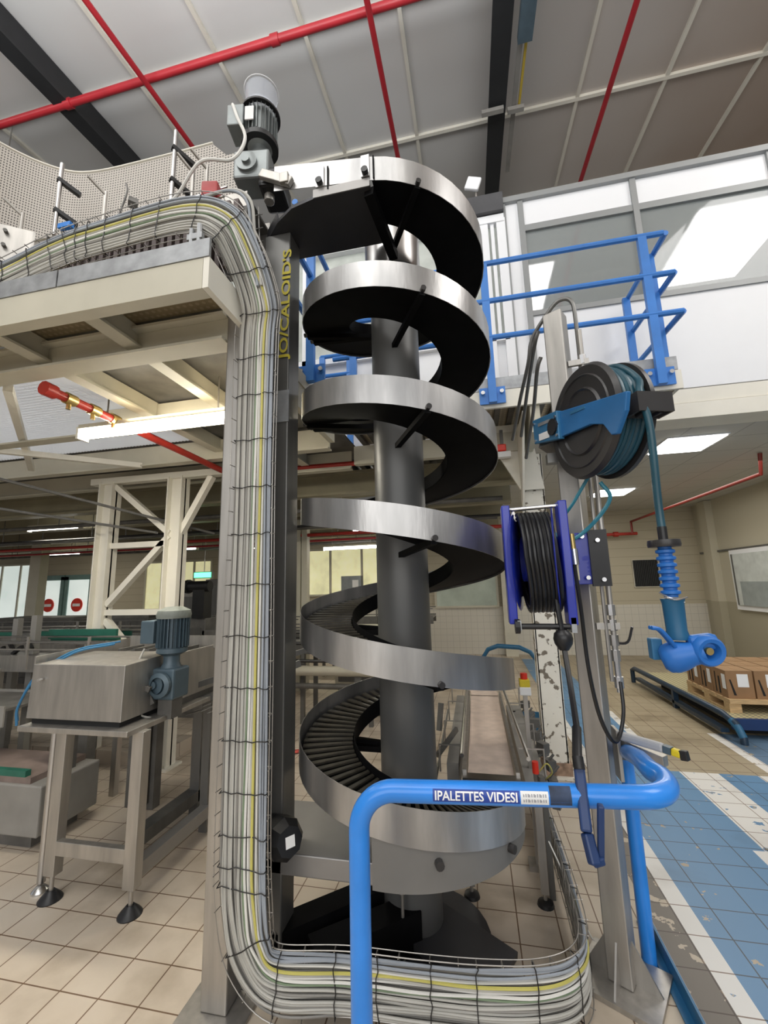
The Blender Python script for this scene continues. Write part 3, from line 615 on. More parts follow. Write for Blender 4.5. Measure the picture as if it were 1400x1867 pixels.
# ================================================================== CABLE TRAY
CP=[((-4.6,1.3,3.2),(0,.15,.15)),((-3.4,1.42,3.2),(0,.02,.2)),((-2.6,1.5,3.3),(0,0,.19)),((-2.05,1.53,3.46),(-.05,0,.19)),((-1.8,1.55,3.52),(0,0,.2)),((-1.3,1.55,3.54),(.02,0,.2)),((-1.1,1.57,3.48),(.13,0,.15)),((-1.03,1.63,3.36),(.2,0,.02)),((-.985,1.74,3.14),(.2,0,0)),((-1.015,1.79,2.95),(.2,0,0)),
 ((-1.015,1.79,2.2),(.19,0,0)),((-1.015,1.79,1.4),(.205,0,0)),((-1.015,1.79,.7),(.21,0,0)),((-1.0,1.79,.42),(.21,0,0)),((-.965,1.80,.27),(.16,0,.13)),((-.87,1.83,.165),(.03,.01,.21)),((-.6,1.88,.155),(0,0,.22)),((-.3,1.90,.15),(0,0,.22)),((-.05,1.92,.15),(0,0,.22)),((.16,1.96,.15),(0,0,.22)),((.30,2.04,.15),(0,0,.22)),((.365,2.18,.15),(0,0,.22)),((.38,2.5,.15),(0,0,.2)),((.38,3.0,.15),(0,0,.18)),((.37,3.7,.15),(0,0,.17))]
cpts=crom([c for c,_ in CP],7); wv=crom([w for _,w in CP],7)
nv=[]
for i in range(len(cpts)):
    a=cpts[max(0,i-1)];c=cpts[min(len(cpts)-1,i+1)]; tg=(c-a).normalized(); nn=tg.cross(wv[i]).normalized(); 
    nv.append(nn)
# orient normals towards the viewer side consistently
for i in range(len(nv)):
    if i==0:
        if nv[0].y>0: nv[0]=-nv[0]
    elif nv[i].dot(nv[i-1])<0: nv[i]=-nv[i]
tray=thing('cable_tray','wire mesh cable tray running down the post and along the floor','cable tray',cpts[0])
b=MB()
for u in (-.56,-.3,0,.3,.56): b.tube([cpts[i]+wv[i]*u-nv[i]*.022 for i in range(len(cpts))],.0022,5)
for s in (-.58,.58): b.tube([cpts[i]+wv[i]*s+nv[i]*.012 for i in range(len(cpts))],.0025,5)
L=0; nxt=0
ties=[]
for i in range(1,len(cpts)):
    L+=(cpts[i]-cpts[i-1]).length
    if L>nxt:
        nxt+=.1
        b.tube([cpts[i]+wv[i]*-.58+nv[i]*.02,cpts[i]+wv[i]*-.56-nv[i]*.022,cpts[i]+wv[i]*.56-nv[i]*.022,cpts[i]+wv[i]*.58+nv[i]*.02],.0022,5)
        ties.append(i)
b.build('wire_basket','inox',tray)
for j,i in enumerate(ties):
    if j%2: continue
    c,w,nn=cpts[i],wv[i],nv[i]; k=max(0,i-1); tg=(cpts[i]-cpts[k]).normalized()
    q=[c+w*u+nn*(.013+.003*math.sin(u*9+i))+tg*random.uniform(-.006,.006) for u in (-.5,-.4,-.25,-.1,.05,.2,.3,.42,.5)]
    MB().tube([c+w*-.52-nn*.02]+q+[c+w*.52-nn*.02],.0024,5).build('cable_tie','black',tray)
spec=['M','L','L','M','L','L','L','M','L','L','G','W','W','L','Y','W','K','B','B','B']
names={'M':('mid grey cable bound in the wire tray','cableM'),'L':('light grey cable bound in the wire tray','cableL'),'W':('white cable bound in the wire tray','cableW'),'G':('dull green cable in the middle of the wire tray','cableG'),'Y':('yellow green earth cable in the wire tray','cableY'),'B':('blue grey cable along the right edge of the wire tray','cableB')}
rnd=random.Random(7)
nn_=len(spec)
for j,cname in enumerate(spec):
    if cname=='K': continue
    lab,mm=names[cname]; u0=-.47+.94*j/(nn_-1); ph=rnd.uniform(0,6); rr=rnd.uniform(.0052,.0064)
    pts=[]
    for i in range(len(cpts)):
        wob=.012*math.sin(i*.21+ph)+.008*math.sin(i*.53+ph*2)
        pts.append(cpts[i]+wv[i]*(u0+wob)+nv[i]*(.001+.006*((j*37)%3-1)*.7+.003*math.sin(i*.3+ph)))
    tag(MB().tube(pts,rr,6).build('cable',mm,loc=pts[0]),lab,'cable','cables bound in the wire tray')
for j in range(18):
    u0=-.45+.84*j/17; ph=rnd.uniform(0,6)
    pts=[cpts[i]+wv[i]*(u0+.01*math.sin(i*.17+ph))+nv[i]*(-.010) for i in range(len(cpts))]
    tag(MB().tube(pts,.0048,5).build('cable','cableM' if j%3 else 'cableL',loc=pts[0]),'grey cable in the back layer of the wire tray','cable','back layer of cables in the wire tray')
# cables up to the motor
for i,(x,m_) in enumerate(((-.965,'cableB'),(-.945,'cableL'))):
    pts=crom([(x,1.70,3.2),(x-.02,1.66,3.45),(x-.03,1.63,3.62),(x-.12,1.62,3.7),(x-.3,1.62,3.7),(-1.6,1.62,3.68),(-2.0,1.6,3.62),(-2.4,1.55,3.45)],6)
    tag(MB().tube(pts,.008,8).build('loose_cable',m_,loc=pts[0]),('blue grey','light grey')[i]+' cable turning left above the tray bend below the motor','cable')
# small corner rack behind bend
t=thing('wire_rack','short wire rack behind the upper bend of the tray','rack',(-1.0,1.72,3.5)); b=MB()
for k in range(4): b.tube([(-1.08+.035*k,1.74,3.35),(-1.08+.035*k,1.7,3.66)],.003,5); b.tube([(-1.09,1.73-.01*k,3.4+.07*k),(-.95,1.73-.01*k,3.4+.07*k)],.003,5)
b.build('wires','inoxd',t)
# black capped foot
t=thing('rubber_end_cap','black eight sided rubber cap on the spiral base beam','cap',(-.9,1.9,.6))
b=MB(); c=V((-.93,1.93,.6)); ax=V((.72,-.55,.15)).normalized(); b.lathe([(0,-.12),(.075,-.12),(.085,-.05),(.085,.03),(.06,.07),(0,.07)],c+V((.03,.0,.03)),ax=ax,n=8,smooth=False); b.build('cap_body','black',t)
u=ax.cross(V((0,0,1))).normalized(); w=ax.cross(u); cc=c+V((.03,0,.03))+ax*.072; MB().add([cc+(u+w)*.022,cc+(u-w)*.022,cc-(u+w)*.022,cc-(u-w)*.022],[(0,1,2,3)]).build('white_sticker','paper',t)
# ================================================================== HOSE REEL (teal)
hr=thing('hose_reel','black wheel hose reel with teal hose and blue arm at the top of the post','hose reel',(.51,1.9,2.41))
C0=V((.57,1.92,2.405)); ax=V((-.951,-.31,0)); d=V((.31,-.951,0)); dz=V((0,0,-.21)); D=d+dz
def flange(o,name):
    return MB().lathe([(0,-.006),(.10,-.006),(.11,.0),(.2,.004),(.236,.004),(.248,-.012),(.252,-.005),(.24,.014),(.205,.014),(.2,.020),(.195,.014),(.15,.010),(.142,.02),(.135,.012),(.1,.01),(0,.01)],C0+ax*o,ax=ax,n=56).build(name,'blackp',hr)
flange(.062,'front_flange'); 
MB().lathe([(0,-.01),(.25,-.012),(.25,.006),(0,.004)],C0-ax*.072,ax=ax,n=56).build('rear_flange','blackp',hr)
MB().lathe([(.12,-.06),(.12,.05)],C0,ax=ax,n=32).build('drum','blackp',hr)
w=V((0,0,1)); CA=C0+V((0,0,.005))
a=CA-D*.32+ax*.09+V((0,0,.02)); e=CA+D*.34+ax*.09+V((0,0,-.0))
q0=CA-D*.08+ax*.09; 
MB().prism([CA-D*.36+ax*.085+V((0,0,-.06)),CA-D*.12+ax*.085+V((0,0,-.065)),CA-D*.12+ax*.085+V((0,0,.075)),CA-D*.36+ax*.085+V((0,0,.07))],ax*.03).build('mounting_box','reelblue' if 0 else 'steelblue',hr,bevel=.004)
MB().prism([CA-D*.13+ax*.08+V((0,0,-.055)),CA+D*.1+ax*.08+V((0,0,-.035)),CA+D*.18+ax*.08+V((0,0,-.05)),CA+D*.22+ax*.08+V((0,0,-.1)),CA+D*.25+ax*.08+V((0,0,-.1)),CA+D*.31+ax*.08+V((0,0,-.02)),CA+D*.33+ax*.08+V((0,0,.05)),CA-D*.13+ax*.08+V((0,0,.07))],ax*.02).build('arm',mat('arm blue',(.02,.14,.36),.4),hr,bevel=.004)
MB().prism([CA-D*.03+ax*.1+V((0,0,.035)),CA+D*.08+ax*.1+V((0,0,.04)),CA+D*.08+ax*.1+V((0,0,.052)),CA-D*.03+ax*.1+V((0,0,.048))],ax*.003).build('arm_ridge','steelblue',hr)
MB().cyl(CA-D*.16+ax*.1,CA-D*.16+ax*.125,.04,16).build('vent_hub','black',hr)
for s in (-1,1):
    for k in (-.34,-.13): MB().cyl(CA+D*k+ax*.112+V((0,0,.045*s)),CA+D*k+ax*.122+V((0,0,.045*s)),.007,8).build('bolt','chrome',hr)
pl=MB().prism([CA-D*.3+ax*.116+V((0,0,-.05)),CA-D*.2+ax*.116+V((0,0,-.045)),CA-D*.2+ax*.116+V((0,0,-.01)),CA-D*.3+ax*.116+V((0,0,-.015))],ax*.002).build('rating_label','paper',hr)
MB().prism([CA-D*.3+ax*.116+V((0,0,.025)),CA-D*.18+ax*.116+V((0,0,.03)),CA-D*.18+ax*.116+V((0,0,.045)),CA-D*.3+ax*.116+V((0,0,.042))],ax*.002).build('grey_label','galv',hr)
# back plate to post
MB().beam(CA-D*.30+ax*.06,V((.52,2.26,2.42)),.1,.16).beam(CA-D*.3+ax*.06+V((0,0,-.12)),CA-D*.3+ax*.06+V((0,0,-.17)),.05,.05).build('post_bracket','inoxd',hr)
# guide at near end: box opening across the drum
g0=CA+D*.24+V((.02,0,.03))
b=MB(); zz0,zz1=-.09,.03
for s_,e_ in (((g0+ax*.07),(g0-ax*.07)),((g0+d*.07+ax*.07),(g0+d*.07-ax*.07))):
    b.beam(s_+V((0,0,-.03)),e_+V((0,0,-.03)),.008,.075)
b.beam(g0+ax*.066+V((0,0,-.03)),g0+d*.07+ax*.066+V((0,0,-.03)),.008,.075).beam(g0-ax*.066+V((0,0,-.03)),g0+d*.07-ax*.066+V((0,0,-.03)),.008,.075)
b.build('hose_guide','blackp',hr); b=MB()
for o in (.03,-.03): MB().cyl(g0+d*.01+ax*o+V((0,0,-.06)),g0+d*.06+ax*o+V((0,0,-.06)),.01,10).build('guide_roller','black',hr)
# hose windings + drop (one hose)
h=thing('teal_hose','teal water hose wound on the upper reel and hanging down','hose',tuple(C0))
b=MB(); pts=[]
lay=0
for (r,n0) in ((.222,5),(.20,5)):
    tot=n0*36
    for i in range(tot+1):
        t=i/36*2*PI; o=-.055+.1*(i/tot); a_=t*(1 if r>.22 else 1)
        pts_=C0+ax*o+(w*math.cos(a_)+d*math.sin(a_))*r
        pts.append(pts_)
    b.tube(pts,.0125,8); pts=[]
b.build('windings','hose',h)
ex=V((.655,1.62,2.36))
top=C0+ax*-.02+(w*math.cos(.7)+d*math.sin(.7))*.235
MB().tube(crom([C0+ax*-.02+w*.237,top,C0-ax*.04+(w*math.cos(1.2)+d*math.sin(1.2))*.24,ex+V((-.01,.02,.04)),ex+V((0,0,-.1)),V((.66,1.65,2.0)),V((.66,1.65,1.88))],8),.0135,10).build('hanging_run','hose',h)
MB().tube([(.66,1.65,1.90),(.66,1.65,1.84)],.0155,10).build('hose_end','black',h)
tl=MB().tube(crom([C0+V((-.03,.12,-.22)),C0+V((-.09,.16,-.32)),(.42,2.16,1.98),(.45,2.12,1.86)],8),.008,8).tube(crom([C0+V((.0,.05,-.26)),C0+V((.03,.05,-.34)),(.52,2.06,1.95),(.42,2.08,1.90),(.36,2.12,1.98)],8),.009,8)
tag(tl.build('teal_supply_hose',mat('teal supply hose',(.03,.22,.3),.35),loc=(.42,2.1,1.98)),'thin teal supply hose looping below the upper reel','hose')
# wash gun drop
g=thing('wash_gun','blue wash gun hanging from the teal hose','wash gun',(.66,1.65,1.5))
MB().lathe([(0,0),(.05,0),(.052,.008),(.05,.024),(0,.024)],(.66,1.65,1.828),n=24).build('stop_disc','blackp',g)
b=MB().cyl((.66,1.65,1.83),(.66,1.65,1.655),.021,16)
for k in range(7): b.lathe([(.021,0),(.03,.004),(.03,.013),(.021,.017)],(.66,1.65,1.663+.0235*k),n=18)
b.build('bend_protector','gunblue',g)
MB().tube(crom([(.62,1.64,1.672),(.65,1.62,1.65),(.69,1.63,1.638)],5),.003,6).tube(crom([(.63,1.63,1.655),(.66,1.61,1.648),(.70,1.63,1.655)],5),.003,6).build('locking_wire','chrome',g)
MB().lathe([(.0,0),(.034,0),(.036,.01),(.031,.03),(.033,.12),(.037,.135),(0,.135)],(.662,1.65,1.515),ax=(0,0,1),n=24).build('handle','handblue',g)
hc=V((.672,1.63,1.468)); hd=V((.9,-.3,.28)).normalized()
MB().lathe([(0,-.075),(.03,-.073),(.045,-.06),(.05,-.038),(.047,-.012),(.038,.015),(.036,.05)],hc,ax=hd,n=24).build('head_body','gunblue',g)
nzc=hc+hd*.06+V((0,-.005,0)); nd=V((.12,-.98,-.12)).normalized()
MB().lathe([(.0,.03),(.02,.03),(.026,0),(.03,-.01),(.042,-.012),(.048,-.004),(.049,.015),(.046,.045),(.03,.06),(0,.06)],nzc+nd*.01,ax=-nd,n=32).build('nozzle_shroud','gunblue',g)
MB().obox(nzc-nd*.02+V((-.002,0,.022)),.085,.05,.05,R=Matrix.Rotation(-.12,3,'Y')).build('nozzle_housing','gunblue',g,bevel=.014)
MB().cyl(nzc,nzc+nd*.012,.012,12).build('nozzle_tip','brass',g)
for s_ in (-.008,.012): MB().tube(crom([(.638,1.62+s_,1.492),(.612,1.6+s_,1.525),(.585,1.59+s_,1.555),(.56,1.585+s_,1.56)],5),.0065,8).build('trigger_lever','gunblue',g)
MB().obox((.60,1.68,1.48),.035,.04,.07).build('rear_guard','steelblue',g,bevel=.004)
# ================================================================== CABLE REEL (royal blue)
cr=thing('air_hose_reel','royal blue reel wound with black hose on the post','hose reel',(.28,2.0,1.8))
c=V((.28,1.97,1.81))
def plate(x,nm,dy=0):
    o=MB().box(x-.018,x+.018,1.90+dy,1.985+dy,1.54,2.06).build(nm,'reelblue',cr,bevel=.005); return o
plate(.155,'left_frame',.03); plate(.385,'right_frame',-.02)
MB().lathe([(0,-.003),(.225,-.003),(.23,0),(.225,.003),(0,.003)],(.2,2.04,1.82),ax=(1,-.2,0),n=48).build('left_disc','reelblue',cr)
MB().lathe([(0,-.003),(.225,-.003),(.23,0),(.225,.003),(0,.003)],(.362,2.0,1.82),ax=(1,-.2,0),n=48).build('right_disc','reelblue',cr)
MB().cyl((.155,1.98,2.045),(.385,1.93,2.045),.009,10).build('cross_rod','chrome',cr)
MB().lathe([(.1,-.07),(.1,.07)],(.29,2.02,1.82),ax=(1,0,0),n=24).build('drum','reelblue',cr)
MB().box(.40,.41,1.93,2.2,1.66,1.93).box(.41,.52,2.14,2.17,1.70,1.92).build('side_bracket',mat('mid blue plate',(.06,.09,.35),.35),cr,bevel=.003)
MB().box(.47,.60,2.12,2.14,1.70,1.94).build('blue_plate','reelblue',cr,bevel=.003); MB().box(.53,.61,2.105,2.12,1.69,1.95).build('black_plate','black',cr)
b=MB()
for x,z in ((.5,1.92),(.51,1.73),(.565,1.9),(.575,1.72)): b.cyl((x,2.1,z),(x,2.09,z),.01,8)
b.build('bolt','chrome',cr)
MB().cyl((.445,2.05,1.93),(.448,2.05,1.83),.013,10).build('union','brass',cr); MB().cyl((.447,2.045,1.86),(.449,2.045,1.79),.017,10).build('swivel','chrome',cr)
MB().box(.445,.465,2.06,2.07,1.72,1.86).build('tag_label',mat('cream tag',(.7,.66,.45),.5),cr)
MB().cyl((.16,1.90,1.535),(.37,1.88,1.535),.012,12).lathe([(0,0),(.03,0),(.03,.02),(0,.02)],(.155,1.90,1.535),ax=(1,0,0),n=8).build('roller_bar','black',cr)
MB().box(.165,.18,1.88,1.95,1.52,1.56).box(.375,.395,1.88,1.96,1.51,1.57).build('roller_bracket','galv',cr)
h=thing('black_hose','black hose wound on the royal blue reel with an end hanging down','hose',(.29,2.02,1.82))
b=MB()
for r,n0,o0,o1 in ((.205,8,-.078,.056),(.188,8,-.076,.058)):
    pts=[]
    for i in range(n0*36+1):
        t=i/36*2*PI; o=o0+(o1-o0)*i/(n0*36); sg=1+ (.12 if math.cos(t)<0 else 0)*(-math.cos(t)) # sag
        pts.append(V((.288+o+.02*(math.cos(t)<0)*(-math.cos(t)),2.02-math.sin(t)*r,1.82+math.cos(t)*r*sg)))
    b.tube(pts,.0095,8)
b.build('windings','black',h)
MB().tube(crom([(.33,1.9,1.68),(.33,1.885,1.6),(.335,1.875,1.52),(.335,1.86,1.45),(.325,1.75,1.32),(.30,1.58,1.22),(.278,1.5,1.19)],8),.0105,8).build('hanging_run','black',h)
MB().lathe([(0,-.045),(.018,-.045),(.034,-.02),(.038,0),(.034,.02),(.018,.035),(0,.035)],(.335,1.865,1.49),n=20).build('stop_ball','black',h)
MB().tube([(.303,1.6,1.235),(.278,1.5,1.188),(.272,1.47,1.165)],.015,10).build('strain_relief','black',h)
t=tag(MB().tube(crom([(.445,2.05,1.80),(.45,2.03,1.6),(.46,2.05,1.35),(.49,2.08,1.15),(.535,2.1,1.04),(.58,2.15,1.04),(.622,2.2,1.13),(.632,2.23,1.25)],8),.0085,8).build('black_loop_hose','black',loc=(.45,2.03,1.6)),'black hose looping down the front of the reel post to the valve pipe','hose')
# air gun hooked over the rail
t=thing('air_gun','dark blue air gun hooked over the blue barrier rail','air gun',(.25,1.4,1.1))
MB().beam((.272,1.46,1.17),(.262,1.385,1.03),.03,.035).beam((.262,1.385,1.03),(.27,1.36,.965),.028,.03).build('body','navy',t,bevel=.006)
MB().beam((.29,1.375,.975),(.30,1.36,1.115),.016,.02).beam((.265,1.36,.97),(.295,1.37,.975),.02,.02).build('hook','navy',t,bevel=.004)
MB().cyl((.27,1.455,1.2),(.27,1.44,1.17),.016,10).build('coupling','black',t)
# ================================================================== BARRIER
br=thing('barrier_rail','thick bright blue tubular barrier marked PALETTES VIDES','barrier',(-.35,1.4,0))
A=V((-.39,1.375,1.1)); B_=V((.425,1.455,1.1))
def arc(c,r,u,v_,a0,a1,n=10): return [c+(u*math.cos(a0+(a1-a0)*i/n)+v_*math.sin(a0+(a1-a0)*i/n))*r for i in range(n+1)]
dx=(B_-A).normalized(); zz=V((0,0,1)); rb=.11
path=[A+V((0,0,-1.1))]+arc(A+dx*rb-zz*rb,rb,-dx,zz,0,PI/2)
ny=V((-dx.y,dx.x,0)); rb2=.13
path+=arc(B_+dx*.0+ny*rb2,rb2,-ny,dx,0,PI*.62,12)
path+=[V((.56,1.85,1.06)),V((.60,2.1,.99))]
path+=crom([(.60,2.1,.99),(.635,2.32,.92),(.665,2.4,.84),(.67,2.41,.7)],4)[1:]+[V((.67,2.41,0.0))]
MB().tube(path,.0315,20).build('tube','blue',br)
MB().lathe([(0,0),(.075,0),(.075,.008),(0,.008)],(-.39,1.375,0),n=20).build('foot_flange','blue',br)
yb=lambda x: A.y+(B_.y-A.y)*(x-A.x)/(B_.x-A.x)
def bend(cx,off=.0338,up=0.25):
    def f(x,y): 
        a_=up+y/.0315; X=cx+x; return V((X,yb(X)-off*math.cos(a_),1.1+off*math.sin(a_)))
    return f
def patch(cx,w_,a0,a1,off,name,m):
    rows=[]
    for i in range(9):
        X=cx-w_/2+w_*i/8; rows.append([V((X,yb(X)-off*math.cos(a0+(a1-a0)*k/8),1.1+off*math.sin(a0+(a1-a0)*k/8))) for k in range(9)])
    return MB().strip(rows).build(name,m,br)
patch(-.035,.25,-.46,.66,.0319,'blue_label','labelblue'); patch(.132,.078,-.48,.66,.0319,'white_label','paper')
vs,fs=text_mesh('IPALETTES VIDESI',.032)
f=bend(-.035,.0343,.09); MB().add([f(v.x*.98,v.y) for v in vs],fs).build('lettering','textw',br)
for j,s in enumerate(('Siemens','Palettes 12')): 
    pass
for j,zf in enumerate((.3,-.12)):
    b=MB()
    for k in range(12):
        f=bend(.132,.0324,zf); x=-.032+k*.0054+.001*((k*7)%3)
        b.add([f(x,-.004),f(x+.0036,-.004),f(x+.0036,.004*(1 if k%3 else .4)),f(x,.004)],[(0,1,2,3)])
    b.build('small_print','textb',br)
patch(.205,.06,-.5,1.2,.0318,'scuff_mark',mat('dark scuff',(.03,.05,.1),.6,0,.5,20))
# skirt plate
t=tag(MB().box(.735,.745,1.75,2.66,0,.075).box(.70,.745,1.75,2.66,0,.008).build('kerb_angle','steelblue',loc=(.74,1.75,0)),'dark blue steel kerb angle on the floor right of the reel post','kerb')
# knife bracket
t=thing('tool_bracket','small stainless bracket shelf on the right of the reel post','bracket',(.62,2.2,1.0))
MB().prism([(.575,2.2,.93),(.71,2.06,.955),(.71,2.06,.995),(.575,2.2,1.02)],(.03,.03,0)).box(.57,.585,2.16,2.24,.85,1.06).build('shelf','inox',t,bevel=.002)
t=thing('cutter','cutter with a grey blade cover and yellow black handle on the bracket','cutter',(.7,2.05,1.03))
MB().beam((.59,2.18,1.035),(.72,2.06,1.03),.035,.035).build('sheath',mat('grey plastic sheath',(.42,.43,.45),.4),t,bevel=.01)
MB().beam((.72,2.06,1.03),(.74,2.04,1.028),.028,.028).build('collar','motor',t); MB().beam((.74,2.04,1.028),(.765,2.018,1.024),.03,.028).build('handle','yellow',t,bevel=.006); MB().beam((.762,2.02,1.022),(.782,2.0,1.026),.026,.036).build('tip','black',t,bevel=.004)
# ================================================================== TOP MOTOR
def gearmotor(name,label,base,mm,clear=False,rz=0,s=1.0):
    # vertical motor above a gearbox, base = gearbox centre
    t=thing(name,label,'motor',base); B0=V(base); Rz=Matrix.Rotation(rz,3,'Z')
    P=lambda x,y,z: B0+Rz@V((x*s,y*s,z*s))
    MB().obox(P(0,0,0),.19*s,.14*s,.17*s,rz).build('gearbox',mm,t,bevel=.012*s)
    MB().cyl(P(-.02,-.062,0),P(-.02,-.085,0),.055*s,20).cyl(P(-.02,-.085,0),P(-.02,-.1,0),.022*s,12).build('output_flange',mm,t)
    MB().lathe([(0,0),(.06*s,0),(.045*s,.03*s),(.045*s,.07*s),(.085*s,.09*s),(.085*s,.115*s),(0,.115*s)],P(.02,0,.08),n=24).build('neck',mm,t)
    b=MB().cyl(P(.02,0,.19),P(.02,0,.37),.07*s,24)
    for k in range(26):
        a_=2*PI*k/26; b.beam(P(.02+.08*math.cos(a_),.08*math.sin(a_),.2),P(.02+.08*math.cos(a_),.08*math.sin(a_),.365),.003*s,.022*s,up=Rz@V((math.cos(a_),math.sin(a_),0)))
    b.build('finned_body',mm,t)
    MB().obox(P(-.085,-.03,.29),.09*s,.12*s,.13*s,rz).build('terminal_box',mm,t,bevel=.006*s)
    MB().lathe([(.094*s,0),(.098*s,.02*s),(.09*s,.045*s),(.05*s,.065*s),(0,.068*s)],P(.02,0,.365),n=24).build('fan_cowl','clear' if clear else mat('dusty cowl',(.2,.22,.2),.6,0,.3,9),t)
    return t,P
t,P=gearmotor('drive_motor','grey gearmotor with a clear rain cap above the spiral top',(-1.10,1.88,4.08),'motorg',True,rz=.15,s=1.08)
MB().lathe([(.09,0),(.094,.14),(.08,.155),(0,.157)],P(.02,0,.40),n=32).build('rain_cap','clear',t); MB().tube([P(.02+.093*math.cos(2*PI*i/24),.093*math.sin(2*PI*i/24),.40+.145/1.08) for i in range(24)],.003,5,closed=True).build('cap_rim','wframe',t)
MB().lathe([(.09,0),(.114,0),(.114,.012),(.09,.012)],P(.02,0,.365),n=32).build('black_ring','black',t); MB().lathe([(.06,0),(.106,.0),(.106,.03),(.06,.03)],P(.02,0,.16),n=32).build('black_ring','black',t)
MB().obox((-1.09,1.775,4.38),.05,.006,.09,.15).build('rating_plate','paper',t)
MB().obox((-1.0,1.93,4.0),.14,.2,.12,.15).build('hollow_shaft_cover','black',t,bevel=.02)
MB().beam((-1.02,1.80,3.98),(-.84,1.80,3.88),.03,.05).box(-.9,-.85,1.775,1.8,3.87,3.93).cyl((-1.02,1.9,3.9),(-1.02,1.9,4.06),.03,10).build('mounting_bracket','inox',t,bevel=.004)
MB().tube(crom([P(-.1,-.06,.3),P(-.1,-.09,.35),P(-.05,-.14,.2),P(0,-.15,.05),P(-.06,-.16,-.08),P(-.2,-.2,-.13),(-1.45,1.66,3.78),(-1.6,1.62,3.72)],8),.009,8).build('motor_cable','cableW',t)
t=tag(MB().obox((-1.28,1.74,3.86),.09,.07,.09,.2).build('red_switch_box',mat('faded red box',(.45,.07,.07),.45),bevel=.01),'small faded red switch box left of the top motor','switch')
# ================================================================== UPPER CONVEYOR
uc=thing('upper_conveyor','upper stainless conveyor with a perforated guard on the platform','conveyor',(-2.2,2.0,3.35))
gp=crom([(-1.35,2.12,0),(-2.0,2.12,0),(-2.55,2.10,0),(-2.78,2.0,0),(-2.95,1.8,0),(-3.05,1.55,0),(-3.1,1.2,0),(-3.1,.7,0)],6)
MB().strip([[V((p.x,p.y,3.98)),V((p.x,p.y+.006,3.98)),V((p.x,p.y+.006,4.72 if p.x<-1.48 else 4.6)),V((p.x,p.y,4.72 if p.x<-1.48 else 4.6))] for p in gp],closed=True).build('perforated_guard','perf',uc)
MB().tube([V((p.x,p.y,4.73)) for p in gp if p.x<-1.55],.008,6).build('guard_edge','cream2',uc)
MB().box(-2.6,-1.12,1.83,1.845,3.82,3.93).box(-2.6,-1.12,2.1,2.115,3.8,3.98).build('side_plate','inox',uc)
MB().prism([(-2.62,1.83,3.75),(-3.3,1.35,3.75),(-3.3,1.35,4.0),(-2.62,1.83,4.0)],(.01,.01,0)).build('curved_side_plate','inox',uc)
for k,(u_,z_) in enumerate(((.15,3.95),(.15,3.85),(.45,3.93),(.45,3.82),(.7,3.9))): MB().cyl((-2.62-.68*u_-.002,1.83-.48*u_-.006,z_),(-2.62-.68*u_+.01,1.83-.48*u_-.02,z_),.012,8).build('side_bolt','dirty',uc)
MB().box(-2.9,-1.12,1.85,2.1,3.9,3.915).build('chain_bed','inoxd',uc)
MB().box(-2.3,-2.25,1.9,2.05,3.24,3.9).box(-1.5,-1.45,1.9,2.05,3.24,3.9).box(-2.75,-2.7,1.9,2.05,3.24,3.9).build('leg','inox',uc)
b=MB()
for k in range(26): b.box(-2.4+k*.05,-2.372+k*.05,1.75,1.8,3.4,3.8)
b.build('ribbed_skirt',mat('ribbed maroon skirt',(.12,.09,.085),.6),uc); MB().box(-2.45,-1.1,1.8,1.81,3.35,3.8).build('skirt_backing','dirty',uc)
for i,(x,y,z0,z1) in enumerate(((-1.585,1.8,3.86,4.43),(-2.41,1.8,3.9,4.42))):
    p=MB().cyl((x,y,z0),(x,y,z1),.012,10).build('clamp_post','brushed',uc)
    for z in ((z1-.12),(z1-.34)): MB().beam((x-.01,y-.01,z),(x+.07,y+.08,z-.05),.03,.025).build('clamp_arm','black',p)
for x in (-1.45,-1.36,-2.05,-2.68): MB().cyl((x,1.8,3.88),(x,1.8,4.12),.009,8).beam((x,1.8,4.1),(x-.05,1.72,4.16),.012,.012).build('rail_holder','inox',uc)
b=MB().tube(crom([(-2.5,1.76,3.84),(-2.1,1.76,3.84),(-1.6,1.76,3.87),(-1.2,1.76,3.9)],5),.006,6).tube([(-2.5,1.74,3.76),(-1.2,1.74,3.82)],.006,6)
b.build('guide_rod','brushed',uc)
MB().tube(crom([(-2.07,1.95,4.35),(-1.95,1.85,4.15),(-1.85,1.72,3.85),(-1.83,1.68,3.72)],5),.006,6).beam((-2.0,1.95,4.2),(-1.85,1.8,3.98),.05,.04).build('sensor_arm','dirty',uc)
MB().obox((-2.3,1.78,3.92),.09,.03,.03).build('blue_clip','blue',uc)
t=thing('platform_stub','short galvanised upright clamped at the platform corner','clamp',(-1.2,1.53,3.31)); MB().cyl((-1.22,1.53,3.3),(-1.22,1.53,3.42),.012,8).cyl((-1.18,1.53,3.3),(-1.18,1.53,3.44),.012,8).box(-1.24,-1.16,1.52,1.54,3.36,3.39).build('upright','galv',t)
# ================================================================== TABLE WITH BOX
t=thing('machine_stand','stainless stand on four legs carrying the steel box','stand',(-2.3,2.5,0))
for x,y in ((-2.48,2.27),(-1.93,2.25)):
    l=MB().box(x-.037,x+.037,y-.03,y+.03,.13,.93).build('leg','inox',t,bevel=.003)
    MB().cyl((x,y,.02),(x,y,.14),.012,10).build('spindle','inox',l); MB().lathe([(0,.03),(.02,.05),(.05,.02),(.062,.005),(.062,0),(0,0)],(x,y,0),n=20).build('foot','black',l)
l=MB().cyl((-2.6,2.31,.05),(-2.6,2.31,.93),.022,16).build('leg','brushed',t); MB().lathe([(0,.04),(.02,.035),(.045,.01),(.045,0),(0,0)],(-2.6,2.31,0),n=20).build('foot','chrome',l)
l=MB().box(-2.03,-1.97,2.97,3.03,.02,.93).build('leg','inoxd',t)
l=MB().box(-2.6,-2.54,2.97,3.03,.02,.93).build('leg','inoxd',t)
